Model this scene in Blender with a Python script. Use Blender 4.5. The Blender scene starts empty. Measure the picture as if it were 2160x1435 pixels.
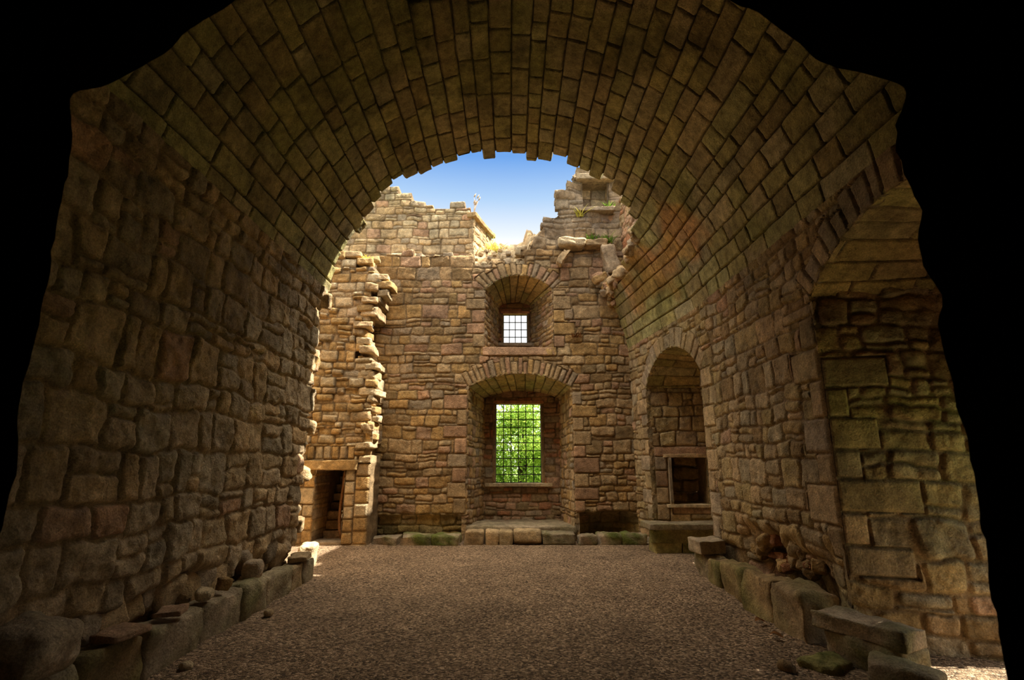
import bpy, math
import numpy as np
from mathutils import Vector, Matrix

# ------------------------------------------------------------------ frame
W, H = 2160, 1435
F = 1100.0
PITCH = math.atan(253 / F)
CH = 1.7
cp, sp = math.cos(PITCH), math.sin(PITCH)


def P(u, v, y):
    """point of the place seen at photo pixel (u, v) when it stands at depth y"""
    a = (u - W / 2) / F
    b = -(v - H / 2) / F
    w = cp - b * sp
    up = sp + b * cp
    return a / w * y, CH + up / w * y


scene = bpy.context.scene
COL = scene.collection
rng = np.random.default_rng(11)


# ------------------------------------------------------------------ noise
def _hash(ix, iy, seed):
    n = (ix.astype(np.int64) * 374761393 + iy.astype(np.int64) * 668265263 + seed * 1442695041) & 0xFFFFFFFF
    n = ((n ^ (n >> 13)) * 1274126177) & 0xFFFFFFFF
    n = ((n ^ (n >> 16)) * 2246822519) & 0xFFFFFFFF
    return ((n ^ (n >> 15)) & 0xFFFFFF) / float(0xFFFFFF)


def vnoise(x, y, seed=0):
    ix, iy = np.floor(x), np.floor(y)
    fx, fy = x - ix, y - iy
    ix, iy = ix.astype(np.int64), iy.astype(np.int64)
    ux, uy = fx * fx * (3 - 2 * fx), fy * fy * (3 - 2 * fy)
    a, b = _hash(ix, iy, seed), _hash(ix + 1, iy, seed)
    c, d = _hash(ix, iy + 1, seed), _hash(ix + 1, iy + 1, seed)
    return (a + (b - a) * ux + (c - a) * uy + (a - b - c + d) * ux * uy) * 2 - 1


def fbm(x, y, seed=0, octv=3, gain=0.5):
    r, amp, f = 0, 1.0, 1.0
    for o in range(octv):
        r = r + amp * vnoise(x * f + o * 17.3, y * f - o * 9.1, seed + o)
        amp *= gain
        f *= 2.03
    return r


def rnd(ids, k):
    return _hash(ids.astype(np.int64), ids.astype(np.int64) * 7 + k, 991 + k)


def sstep(a, b, x):
    t = np.clip((x - a) / (b - a), 0, 1)
    return t * t * (3 - 2 * t)


# ------------------------------------------------------------------ mesh building
def link_mesh(name, V, faces, C=None, mat=None, parent=None, smooth=True):
    """faces: (n,4) or (n,3) array, or a list of such arrays"""
    if not isinstance(faces, list):
        faces = [faces]
    faces = [np.asarray(f, dtype=np.int32) for f in faces if len(f)]
    me = bpy.data.meshes.new(name)
    V = np.asarray(V, dtype=np.float32)
    me.vertices.add(len(V))
    me.vertices.foreach_set('co', V.ravel())
    nl = sum(f.size for f in faces)
    npoly = sum(len(f) for f in faces)
    me.loops.add(nl)
    me.polygons.add(npoly)
    me.loops.foreach_set('vertex_index', np.concatenate([f.ravel() for f in faces]))
    starts, k = [], 0
    for f in faces:
        w = f.shape[1]
        starts.append(k + np.arange(len(f)) * w)
        k += f.size
    me.polygons.foreach_set('loop_start', np.concatenate(starts).astype(np.int32))
    me.update(calc_edges=True)
    me.polygons.foreach_set('use_smooth', np.full(npoly, bool(smooth)))
    if C is not None:
        at = me.color_attributes.new('Col', 'FLOAT_COLOR', 'POINT')
        c4 = np.ones((len(V), 4), dtype=np.float32)
        c4[:, :3] = C
        at.data.foreach_set('color', c4.ravel())
    me.validate()
    o = bpy.data.objects.new(name, me)
    COL.objects.link(o)
    if mat:
        me.materials.append(mat)
    if parent is not None:
        o.parent = parent
    return o


def tag(o, label=None, cat=None, group=None, kind=None):
    if label:
        o['label'] = label
    if cat:
        o['category'] = cat
    if group:
        o['group'] = group
    if kind:
        o['kind'] = kind
    return o


def empty(name, loc=(0, 0, 0)):
    o = bpy.data.objects.new(name, None)
    o.location = loc
    COL.objects.link(o)
    return o


# ------------------------------------------------------------------ materials
def nodes_of(name):
    m = bpy.data.materials.new(name)
    m.use_nodes = True
    nt = m.node_tree
    nt.nodes.clear()
    return m, nt, nt.nodes, nt.links


def stone_material(name, bump=0.5, scale=1.0):
    m, nt, N, L = nodes_of(name)
    out = N.new('ShaderNodeOutputMaterial')
    bs = N.new('ShaderNodeBsdfPrincipled')
    bs.inputs['Roughness'].default_value = 0.92
    bs.inputs['Specular IOR Level'].default_value = 0.18
    L.new(bs.outputs[0], out.inputs[0])
    geo = N.new('ShaderNodeNewGeometry')
    at = N.new('ShaderNodeAttribute')
    at.attribute_name = 'Col'
    n1 = N.new('ShaderNodeTexNoise')
    n1.inputs['Scale'].default_value = 9 * scale
    n1.inputs['Detail'].default_value = 8
    n1.inputs['Roughness'].default_value = 0.68
    n2 = N.new('ShaderNodeTexNoise')
    n2.inputs['Scale'].default_value = 70 * scale
    n2.inputs['Detail'].default_value = 5
    n2.inputs['Roughness'].default_value = 0.7
    n3 = N.new('ShaderNodeTexNoise')
    n3.inputs['Scale'].default_value = 2.1 * scale
    n3.inputs['Detail'].default_value = 6
    n3.inputs['Roughness'].default_value = 0.6
    for n in (n1, n2, n3):
        L.new(geo.outputs['Position'], n.inputs['Vector'])
    r1 = N.new('ShaderNodeMapRange')
    r1.inputs[1].default_value = 0.25
    r1.inputs[2].default_value = 0.75
    r1.inputs[3].default_value = 0.45
    r1.inputs[4].default_value = 1.5
    L.new(n1.outputs['Fac'], r1.inputs[0])
    r2 = N.new('ShaderNodeMapRange')
    r2.inputs[1].default_value = 0.3
    r2.inputs[2].default_value = 0.7
    r2.inputs[3].default_value = 0.6
    r2.inputs[4].default_value = 1.38
    L.new(n2.outputs['Fac'], r2.inputs[0])
    r3 = N.new('ShaderNodeMapRange')
    r3.inputs[1].default_value = 0.3
    r3.inputs[2].default_value = 0.7
    r3.inputs[3].default_value = 0.66
    r3.inputs[4].default_value = 1.2
    L.new(n3.outputs['Fac'], r3.inputs[0])
    mu = N.new('ShaderNodeMath')
    mu.operation = 'MULTIPLY'
    L.new(r1.outputs[0], mu.inputs[0])
    L.new(r2.outputs[0], mu.inputs[1])
    mu2 = N.new('ShaderNodeMath')
    mu2.operation = 'MULTIPLY'
    L.new(mu.outputs[0], mu2.inputs[0])
    L.new(r3.outputs[0], mu2.inputs[1])
    vm = N.new('ShaderNodeVectorMath')
    vm.operation = 'SCALE'
    L.new(at.outputs['Color'], vm.inputs[0])
    L.new(mu2.outputs[0], vm.inputs['Scale'])
    L.new(vm.outputs[0], bs.inputs['Base Color'])
    # pitted, tooled sandstone
    vo = N.new('ShaderNodeTexVoronoi')
    vo.inputs['Scale'].default_value = 38 * scale
    L.new(geo.outputs['Position'], vo.inputs['Vector'])
    add = N.new('ShaderNodeMath')
    add.operation = 'MULTIPLY_ADD'
    add.inputs[1].default_value = 0.55
    L.new(n1.outputs['Fac'], add.inputs[2])
    L.new(n2.outputs['Fac'], add.inputs[0])
    add2 = N.new('ShaderNodeMath')
    add2.operation = 'MULTIPLY_ADD'
    add2.inputs[1].default_value = 0.3
    L.new(vo.outputs['Distance'], add2.inputs[0])
    L.new(add.outputs[0], add2.inputs[2])
    bp = N.new('ShaderNodeBump')
    bp.inputs['Strength'].default_value = bump
    bp.inputs['Distance'].default_value = 0.035
    L.new(add2.outputs[0], bp.inputs['Height'])
    L.new(bp.outputs[0], bs.inputs['Normal'])
    return m


def plain_material(name, col, rough=0.7, metal=0.0, nscale=20, amt=0.3, bump=0.2):
    m, nt, N, L = nodes_of(name)
    out = N.new('ShaderNodeOutputMaterial')
    bs = N.new('ShaderNodeBsdfPrincipled')
    bs.inputs['Roughness'].default_value = rough
    bs.inputs['Metallic'].default_value = metal
    L.new(bs.outputs[0], out.inputs[0])
    geo = N.new('ShaderNodeNewGeometry')
    n1 = N.new('ShaderNodeTexNoise')
    n1.inputs['Scale'].default_value = nscale
    n1.inputs['Detail'].default_value = 6
    L.new(geo.outputs['Position'], n1.inputs['Vector'])
    r1 = N.new('ShaderNodeMapRange')
    r1.inputs[1].default_value = 0.3
    r1.inputs[2].default_value = 0.7
    r1.inputs[3].default_value = 1 - amt
    r1.inputs[4].default_value = 1 + amt
    L.new(n1.outputs['Fac'], r1.inputs[0])
    vm = N.new('ShaderNodeVectorMath')
    vm.operation = 'SCALE'
    vm.inputs[0].default_value = col
    L.new(r1.outputs[0], vm.inputs['Scale'])
    L.new(vm.outputs[0], bs.inputs['Base Color'])
    bp = N.new('ShaderNodeBump')
    bp.inputs['Strength'].default_value = bump
    bp.inputs['Distance'].default_value = 0.01
    L.new(n1.outputs['Fac'], bp.inputs['Height'])
    L.new(bp.outputs[0], bs.inputs['Normal'])
    return m


def gravel_material():
    m, nt, N, L = nodes_of('gravel')
    out = N.new('ShaderNodeOutputMaterial')
    bs = N.new('ShaderNodeBsdfPrincipled')
    bs.inputs['Roughness'].default_value = 0.95
    bs.inputs['Specular IOR Level'].default_value = 0.1
    L.new(bs.outputs[0], out.inputs[0])
    geo = N.new('ShaderNodeNewGeometry')
    v1 = N.new('ShaderNodeTexVoronoi')
    v1.inputs['Scale'].default_value = 48
    v2 = N.new('ShaderNodeTexVoronoi')
    v2.inputs['Scale'].default_value = 95
    nz = N.new('ShaderNodeTexNoise')
    nz.inputs['Scale'].default_value = 1.3
    nz.inputs['Detail'].default_value = 7
    for n in (v1, v2, nz):
        L.new(geo.outputs['Position'], n.inputs['Vector'])
    sep = N.new('ShaderNodeSeparateColor')
    L.new(v1.outputs['Color'], sep.inputs[0])
    cr = N.new('ShaderNodeValToRGB')
    e = cr.color_ramp.elements
    e[0].position, e[0].color = 0.0, (0.085, 0.06, 0.04, 1)
    e[1].position, e[1].color = 1.0, (0.62, 0.44, 0.28, 1)
    for p, c in ((0.3, (0.185, 0.125, 0.075, 1)), (0.6, (0.30, 0.20, 0.12, 1)), (0.85, (0.41, 0.28, 0.175, 1))):
        x = e.new(p)
        x.color = c
    L.new(sep.outputs[0], cr.inputs[0])
    r = N.new('ShaderNodeMapRange')
    r.inputs[1].default_value = 0.3
    r.inputs[2].default_value = 0.7
    r.inputs[3].default_value = 0.78
    r.inputs[4].default_value = 1.2
    L.new(nz.outputs['Fac'], r.inputs[0])
    vm = N.new('ShaderNodeVectorMath')
    vm.operation = 'SCALE'
    L.new(cr.outputs[0], vm.inputs[0])
    L.new(r.outputs[0], vm.inputs['Scale'])
    L.new(vm.outputs[0], bs.inputs['Base Color'])
    ad = N.new('ShaderNodeMath')
    ad.operation = 'MULTIPLY_ADD'
    ad.inputs[1].default_value = 0.5
    L.new(v2.outputs['Distance'], ad.inputs[0])
    L.new(v1.outputs['Distance'], ad.inputs[2])
    bp = N.new('ShaderNodeBump')
    bp.invert = True
    bp.inputs['Strength'].default_value = 0.9
    bp.inputs['Distance'].default_value = 0.02
    L.new(ad.outputs[0], bp.inputs['Height'])
    L.new(bp.outputs[0], bs.inputs['Normal'])
    return m


def leaf_material(name, c1, c2, transl=0.5):
    m, nt, N, L = nodes_of(name)
    out = N.new('ShaderNodeOutputMaterial')
    geo = N.new('ShaderNodeNewGeometry')
    cr = N.new('ShaderNodeValToRGB')
    cr.color_ramp.elements[0].color = (*c1, 1)
    cr.color_ramp.elements[1].color = (*c2, 1)
    L.new(geo.outputs['Random Per Island'], cr.inputs[0])
    d = N.new('ShaderNodeBsdfDiffuse')
    t = N.new('ShaderNodeBsdfTranslucent')
    mx = N.new('ShaderNodeMixShader')
    mx.inputs[0].default_value = transl
    L.new(cr.outputs[0], d.inputs[0])
    L.new(cr.outputs[0], t.inputs[0])
    L.new(d.outputs[0], mx.inputs[1])
    L.new(t.outputs[0], mx.inputs[2])
    L.new(mx.outputs[0], out.inputs[0])
    return m


M_STONE = stone_material('weathered_sandstone', 0.85)
M_FINE = stone_material('dressed_sandstone', 0.45)
M_SHADE = plain_material('passage_shade_stone', (0.03, 0.024, 0.02), 1.0, 0, 6, 0.4, 0.5)  # near-black colour holds the darkness of the unlit passage, not a dark stone
M_IRON = plain_material('wrought_iron', (0.02, 0.019, 0.02), 0.6, 0.6, 60, 0.3, 0.2)
M_WOOD = plain_material('old_brown_wood', (0.30, 0.14, 0.05), 0.6, 0, 30, 0.4, 0.2)
M_GRAVEL = gravel_material()
M_TREELEAF = leaf_material('tree_leaf', (0.12, 0.25, 0.03), (0.46, 0.60, 0.11), 0.5)
M_FERN = leaf_material('fern_leaf', (0.07, 0.16, 0.02), (0.25, 0.40, 0.05), 0.3)
M_YELLOW = leaf_material('yellow_green_leaf', (0.45, 0.42, 0.06), (0.7, 0.62, 0.14), 0.35)
M_DRY = leaf_material('dry_stem', (0.45, 0.30, 0.16), (0.75, 0.6, 0.42), 0.2)
M_BROWNLEAF = leaf_material('dead_leaf', (0.20, 0.09, 0.03), (0.28, 0.13, 0.05), 0.1)
M_GRASS = plain_material('meadow_grass', (0.11, 0.16, 0.04), 0.95, 0, 8, 0.4, 0.4)

# ------------------------------------------------------------------ masonry
TAN, OCH, GRY = (0.55, 0.385, 0.205), (0.57, 0.365, 0.15), (0.44, 0.335, 0.215)
PNK, RED, PAL = (0.53, 0.325, 0.19), (0.50, 0.235, 0.115), (0.64, 0.49, 0.29)
OLV, BRN = (0.46, 0.375, 0.145), (0.37, 0.245, 0.115)
MORT = (0.40, 0.28, 0.15)
GREEN = (0.15, 0.17, 0.04)

PAL_FACADE = ((TAN, 5), (OCH, 4), (GRY, 1.5), (PNK, 2), (BRN, 3))
PAL_DOOR = ((TAN, 3), (OCH, 4), (PAL, 3), (GRY, 1))
VOL, VTN, VBR = (0.47, 0.41, 0.17), (0.50, 0.41, 0.215), (0.40, 0.32, 0.145)
PAL_VAULT = ((VOL, 4), (VBR, 2.5), (VTN, 3))
PAL_LEFT = ((TAN, 4), ((0.50, 0.38, 0.235), 4), ((0.42, 0.315, 0.19), 2), (PNK, 0.6))
PAL_RIGHT = ((TAN, 4), ((0.52, 0.37, 0.17), 3), ((0.47, 0.36, 0.21), 3), (BRN, 1.5), (PNK, 0.8))
PAL_DRESSED = ((TAN, 3), (PNK, 2), (GRY, 2), (OCH, 2))
PAL_MOSS = ((GRY, 3), (OLV, 2), (TAN, 2))


def pick(pal, r):
    w = np.array([p[1] for p in pal], float)
    c = np.cumsum(w / w.sum())
    k = np.minimum(np.searchsorted(c, r), len(pal) - 1)
    return np.array([p[0] for p in pal])[k]


class Lay:
    """coursed rubble / ashlar pattern over (s, t)"""

    def __init__(self, s0, s1, t0, t1, hh, ww, seed, split=0.25, over=()):
        g = np.random.default_rng(seed)
        t = [t0 - 0.3]
        while t[-1] < t1 + 0.3:
            t.append(t[-1] + g.uniform(*hh))
        self.t = np.array(t)
        keys, idb = [], 0
        self.sa, self.sb, self.frac = [], [], []
        for i in range(len(t) - 1):
            h = t[i + 1] - t[i]
            s = [s0 - g.uniform(0.1, 0.6)]
            while s[-1] < s1 + 0.4:
                k = g.uniform(*ww)
                s.append(s[-1] + k * (0.55 + 0.45 * h / hh[1]))
            for j in range(len(s) - 1):
                keys.append(i * 1000 + s[j] + 100)
                self.sa.append(s[j])
                self.sb.append(s[j + 1])
                fr = 0.0
                if g.random() < split and h > hh[0] * 1.15:
                    fr = g.choice([0.3, 0.42, 0.55, 0.68])
                self.frac.append(fr)
        self.keys = np.array(keys)
        self.sa, self.sb, self.frac = np.array(self.sa), np.array(self.sb), np.array(self.frac)
        self.over = over
        self.seed = seed

    def locate(self, S, T):
        i = np.clip(np.searchsorted(self.t, T, side='right') - 1, 0, len(self.t) - 2)
        k = np.clip(np.searchsorted(self.keys, i * 1000 + S + 100, side='right') - 1, 0, len(self.keys) - 1)
        sa, sb, fr = self.sa[k], self.sb[k], self.frac[k]
        ta, tb = self.t[i], self.t[i + 1]
        tm = ta + fr * (tb - ta)
        has = fr > 0
        up = has & (T > tm)
        ta2 = np.where(up, tm, ta)
        tb2 = np.where(has & ~up, tm, tb)
        ids = k * 2 + up
        return sa, sb, ta2, tb2, ids


def masonry(name, fmap, s0, s1, t0, t1, res, lay, pal, st, sdf=None, keep=None, carve=None, tint=None,
            thick=0.3, mat=None, parent=None, capend=True):
    """one wall surface as a relief of separate stones with recessed joints.
    fmap(S, T, h) -> x, y, z ; h is measured out of the wall"""
    ns, nt_ = max(2, int(round((s1 - s0) / res)) + 1), max(2, int(round((t1 - t0) / res)) + 1)
    S, T = np.meshgrid(np.linspace(s0, s1, ns), np.linspace(t0, t1, nt_))
    S, T = S.ravel(), T.ravel()
    idx = np.arange(ns * nt_).reshape(nt_, ns)
    Q = np.stack([idx[:-1, :-1], idx[:-1, 1:], idx[1:, 1:], idx[1:, :-1]], -1).reshape(-1, 4)

    def pattern(S, T):
        wa, wf = st.get('warp', 0.03), st.get('wf', 1.7)
        sd = lay.seed
        Sw = S + wa * vnoise(S * wf, T * wf, sd + 5) + wa * 0.45 * vnoise(S * wf * 4, T * wf * 4, sd + 6)
        Tw = T + wa * vnoise(S * wf, T * wf, sd + 7) + wa * 0.45 * vnoise(S * wf * 4, T * wf * 4, sd + 8)
        sa, sb, ta, tb, ids = lay.locate(Sw, Tw)
        cx, cy = (sa + sb) / 2, (ta + tb) / 2
        hx, hy = (sb - sa) / 2, (tb - ta) / 2
        # rounded rectangle distance
        rr = np.minimum(np.minimum(hx, hy) * 0.85, st.get('round', 0.05))
        qx, qy = np.abs(Sw - cx) - (hx - rr), np.abs(Tw - cy) - (hy - rr)
        d = -(np.hypot(np.maximum(qx, 0), np.maximum(qy, 0)) + np.minimum(np.maximum(qx, qy), 0) - rr)
        smooth = np.zeros_like(d)
        for n, o in enumerate(lay.over):
            dd, oid, ox, oy = o(S, T)
            m = dd > -0.004
            d = np.where(m, dd, d)
            ids = np.where(m, 100000 + n * 1000 + oid, ids)
            cx, cy = np.where(m, ox, cx), np.where(m, oy, cy)
            smooth = np.where(m, 1.0, smooth)
        return d, ids, cx, cy, smooth

    d, ids, cx, cy, sm = pattern(S, T)
    jw, soft = st.get('jw', 0.008), st.get('soft', 0.016)
    e = sstep(0, soft, d - jw)
    off = (rnd(ids, 1) - 0.5) * 2 * st.get('off', 0.02) * (1 - 0.6 * sm)
    q = np.clip((d - jw) / st.get('R', 0.07), 0, 1)
    bul = st.get('bulge', 0.025) * (1 - (1 - q) ** 2) * (1 - 0.75 * sm)
    tilt = ((rnd(ids, 2) - 0.5) * (S - cx) + (rnd(ids, 3) - 0.5) * (T - cy)) * st.get('tilt', 0.12) * (1 - 0.7 * sm)
    rs = st.get('rs', 7.0)
    rough = st.get('rough', 0.012) * fbm(S * rs, T * rs, lay.seed + 20, 4, 0.55) * (1 - 0.7 * sm)
    dep = st.get('depth', 0.035)
    h = -dep + e * (dep + off + bul + tilt + 0.012 * sm) + rough * (0.4 + 0.6 * e)
    if st.get('gap', 0):
        gone = (rnd(ids, 9) < st['gap']) & (sm < 0.5)
        h = np.where(gone & (e > 0.02), -0.14 + 0.03 * fbm(S * 9, T * 9, 3), h)
    if carve is not None:
        h = h + carve(S, T)
    # colours of the stones themselves
    C = pick(pal, rnd(ids, 4)) * (1 + st.get('var', 0.26) * (rnd(ids, 5) - 0.5))[:, None]
    C = C * (1 + 0.10 * (rnd(ids, 6) - 0.5)[:, None] * np.array([1, 0, -1.0]))
    if st.get('smoothpal') is not None:
        C2 = pick(st['smoothpal'], rnd(ids, 4)) * (0.85 + 0.3 * rnd(ids, 5))[:, None]
        C = np.where(sm[:, None] > 0.5, C2, C)
    mo = np.array(st.get('mortar', MORT))
    C = mo[None] * (1 - e[:, None]) + C * e[:, None]
    mf = st.get('moss', 0.0)
    if mf:
        k = sstep(0.1, 0.75, fbm(S * 1.1, T * 1.1, lay.seed + 31, 4)) * mf
        C = C * (1 - k[:, None]) + np.array(st.get('mosscol', GREEN))[None] * k[:, None]
    # dark lichen blots
    k = sstep(0.35, 0.9, fbm(S * 2.6, T * 2.6, lay.seed + 41, 4)) * st.get('blot', 0.35)
    C = C * (1 - k[:, None] * 0.75)
    if tint is not None:
        C = tint(S, T, C)
    # which faces stand
    ok = np.ones(len(S), bool)
    if keep is not None:
        ok = keep(cx, cy, ids, S, T)
    fk = ok[Q].all(1)
    if sdf is not None:
        fk &= sdf(S[Q].mean(1), T[Q].mean(1)) > 0
    Qk = Q[fk]
    if sdf is not None:
        cnt = np.bincount(Qk.ravel(), minlength=len(S))
        bd = np.where((cnt > 0) & (cnt < 4))[0]
        ep = 0.004
        for _ in range(2):
            v = sdf(S[bd], T[bd])
            gx = (sdf(S[bd] + ep, T[bd]) - sdf(S[bd] - ep, T[bd])) / (2 * ep)
            gy = (sdf(S[bd], T[bd] + ep) - sdf(S[bd], T[bd] - ep)) / (2 * ep)
            g2 = np.maximum(gx * gx + gy * gy, 0.25)
            near = np.abs(v) < res * 1.6
            S[bd] -= np.where(near, v * gx / g2, 0)
            T[bd] -= np.where(near, v * gy / g2, 0)
        h[bd] = np.maximum(h[bd], -0.012)
    X, Y, Z = fmap(S, T, h)
    V = np.stack([X, Y, Z], 1)
    faces = [Qk]
    Vs, Cs = [V], [C]
    if capend and thick:
        E = np.concatenate([Qk[:, [0, 1]], Qk[:, [1, 2]], Qk[:, [2, 3]], Qk[:, [3, 0]]])
        key = np.sort(E, 1)
        key = key[:, 0].astype(np.int64) * len(S) + key[:, 1]
        u, first, cn = np.unique(key, return_index=True, return_counts=True)
        B = E[first[cn == 1]]
        bv, inv = np.unique(B.ravel(), return_inverse=True)
        inv = inv.reshape(-1, 2)
        n0 = len(S)
        nb = len(bv)
        rows = [V[bv]]
        steps = 4
        for k in range(1, steps + 1):
            f = k / steps
            hb = h[bv] * (1 - f) - thick * f + 0.02 * fbm(S[bv] * 9 + f * 31, T[bv] * 9 + f * 17, 77)
            if k == steps:
                hb = np.full(nb, -thick)
            jit = 0.018 if k < steps else 0
            xx, yy, zz = fmap(S[bv] + jit * vnoise(S[bv] * 11 + f * 40, T[bv] * 11, 5),
                              T[bv] + jit * vnoise(S[bv] * 11, T[bv] * 11 + f * 40, 6), hb)
            rows.append(np.stack([xx, yy, zz], 1))
        Vs.append(np.concatenate(rows))
        for k in range(steps + 1):
            Cs.append(C[bv] * (0.9 + 0.2 * vnoise(S[bv] * 6, T[bv] * 6 + k * 3, 9))[:, None])
        for k in range(steps):
            a = n0 + k * nb
            b = a + nb
            faces.append(np.stack([a + inv[:, 1], a + inv[:, 0], b + inv[:, 0], b + inv[:, 1]], 1))
    V = np.concatenate(Vs)
    C = np.clip(np.concatenate(Cs), 0.004, 0.9)
    Fc = np.concatenate(faces)
    used = np.unique(Fc)
    remap = np.full(len(V), -1, np.int64)
    remap[used] = np.arange(len(used))
    return link_mesh(name, V[used], remap[Fc], C[used], mat or M_STONE, parent)


def o_rect(sa, sb, ta, tb, r=0.012):
    def f(S, T):
        hx, hy = (sb - sa) / 2, (tb - ta) / 2
        d = np.minimum(hx - np.abs(S - (sa + sb) / 2), hy - np.abs(T - (ta + tb) / 2)) - 0.003
        return d, np.zeros(len(S), int), np.full(len(S), (sa + sb) / 2), np.full(len(S), (ta + tb) / 2)
    return f


def o_ring(arc, depth, n, seed=0):
    """voussoirs round a segmental arch given by arc=(s_centre, t_centre, radius, half_angle)"""
    sc, tc, R, ha = arc
    g = np.random.default_rng(seed)
    cut = np.linspace(-ha, ha, n + 1)
    cut[1:-1] += g.uniform(-0.18, 0.18, n - 1) * (2 * ha / n)
    outer = depth * (1 + g.uniform(-0.2, 0.2, n))

    def f(S, T):
        r = np.hypot(S - sc, T - tc)
        a = np.arctan2(S - sc, T - tc)
        k = np.clip(np.searchsorted(cut, a, side='right') - 1, 0, n - 1)
        d = np.minimum(np.minimum((a - cut[k]) * r, (cut[k + 1] - a) * r), np.minimum(r - R + 0.02, R + outer[k] - r))
        am = (cut[k] + cut[k + 1]) / 2
        return d - 0.003, k, sc + np.sin(am) * (R + depth / 2), tc + np.cos(am) * (R + depth / 2)
    return f


def arc_from(sa, sb, spring, crown):
    hw = (sb - sa) / 2
    rise = crown - spring
    R = (hw * hw + rise * rise) / (2 * rise)
    return ((sa + sb) / 2, crown - R, R, math.asin(min(1, hw / R)))


def hole(sa, sb, t0, arc):
    """signed distance, positive outside an opening with vertical jambs and a segmental head"""
    sc, tc, R, ha = arc

    def f(S, T):
        box = np.maximum(np.abs(S - sc) - (sb - sa) / 2, t0 - T)
        cir = np.hypot(S - sc, T - tc) - R
        cir = np.where(T > tc, cir, -1)
        return np.maximum(box, cir)
    return f


def quoins(sa_out, s_edge, t0, t1, seed, hh=(0.26, 0.36)):
    g = np.random.default_rng(seed)
    out, t, k = [], t0, 0
    while t < t1 - 0.1:
        h = min(g.uniform(*hh), t1 - t)
        w = g.uniform(0.42, 0.62) if k % 2 else g.uniform(0.22, 0.34)
        out.append(o_rect(min(s_edge, s_edge + sa_out * w), max(s_edge, s_edge + sa_out * w), t, t + h))
        t += h
        k += 1
    return out


def plane_y(y, sign=-1):
    return lambda S, T, h: (S, y + sign * h, T)


def plane_x(x, sign=-1):
    return lambda S, T, h: (x + sign * h, S, T)


def quad_map(p00, p10, p01, p11):
    """panel between four corners; s, t run 0..Ls, 0..Lt"""
    p00, p10, p01, p11 = [np.array(p, float) for p in (p00, p10, p01, p11)]
    Ls = max(np.linalg.norm(p10 - p00), np.linalg.norm(p11 - p01))
    Lt = max(np.linalg.norm(p01 - p00), np.linalg.norm(p11 - p10))
    n = np.cross(p10 - p00, p01 - p00)
    n /= np.linalg.norm(n)

    def f(S, T, h):
        a, b = (S / Ls)[:, None], (T / Lt)[:, None]
        p = p00 * (1 - a) * (1 - b) + p10 * a * (1 - b) + p01 * (1 - a) * b + p11 * a * b + n * np.asarray(h)[..., None]
        return p[:, 0], p[:, 1], p[:, 2]
    return f, Ls, Lt


ST_RUBBLE = dict(jw=0.006, soft=0.018, off=0.014, bulge=0.016, R=0.06, tilt=0.10, rough=0.016, rs=7, depth=0.022,
                 warp=0.055, wf=1.7, round=0.055, blot=0.3)
ST_FACADE = dict(jw=0.004, soft=0.018, off=0.012, bulge=0.012, R=0.06, tilt=0.08, rough=0.011, rs=7, depth=0.018,
                 warp=0.036, wf=1.8, round=0.045, blot=0.3, mortar=(0.32, 0.215, 0.11), smoothpal=PAL_DRESSED)
ST_VAULT = dict(jw=0.0035, soft=0.012, off=0.005, bulge=0.007, R=0.04, tilt=0.035, rough=0.006, rs=8, depth=0.04,
                warp=0.012, wf=1.2, round=0.02, blot=0.4, moss=0.45, mosscol=(0.26, 0.25, 0.06), var=0.24,
                mortar=(0.12, 0.09, 0.05), gap=0.008)
ST_LEDGE = dict(ST_RUBBLE, off=0.05, bulge=0.05, tilt=0.25, depth=0.07, warp=0.05)


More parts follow.
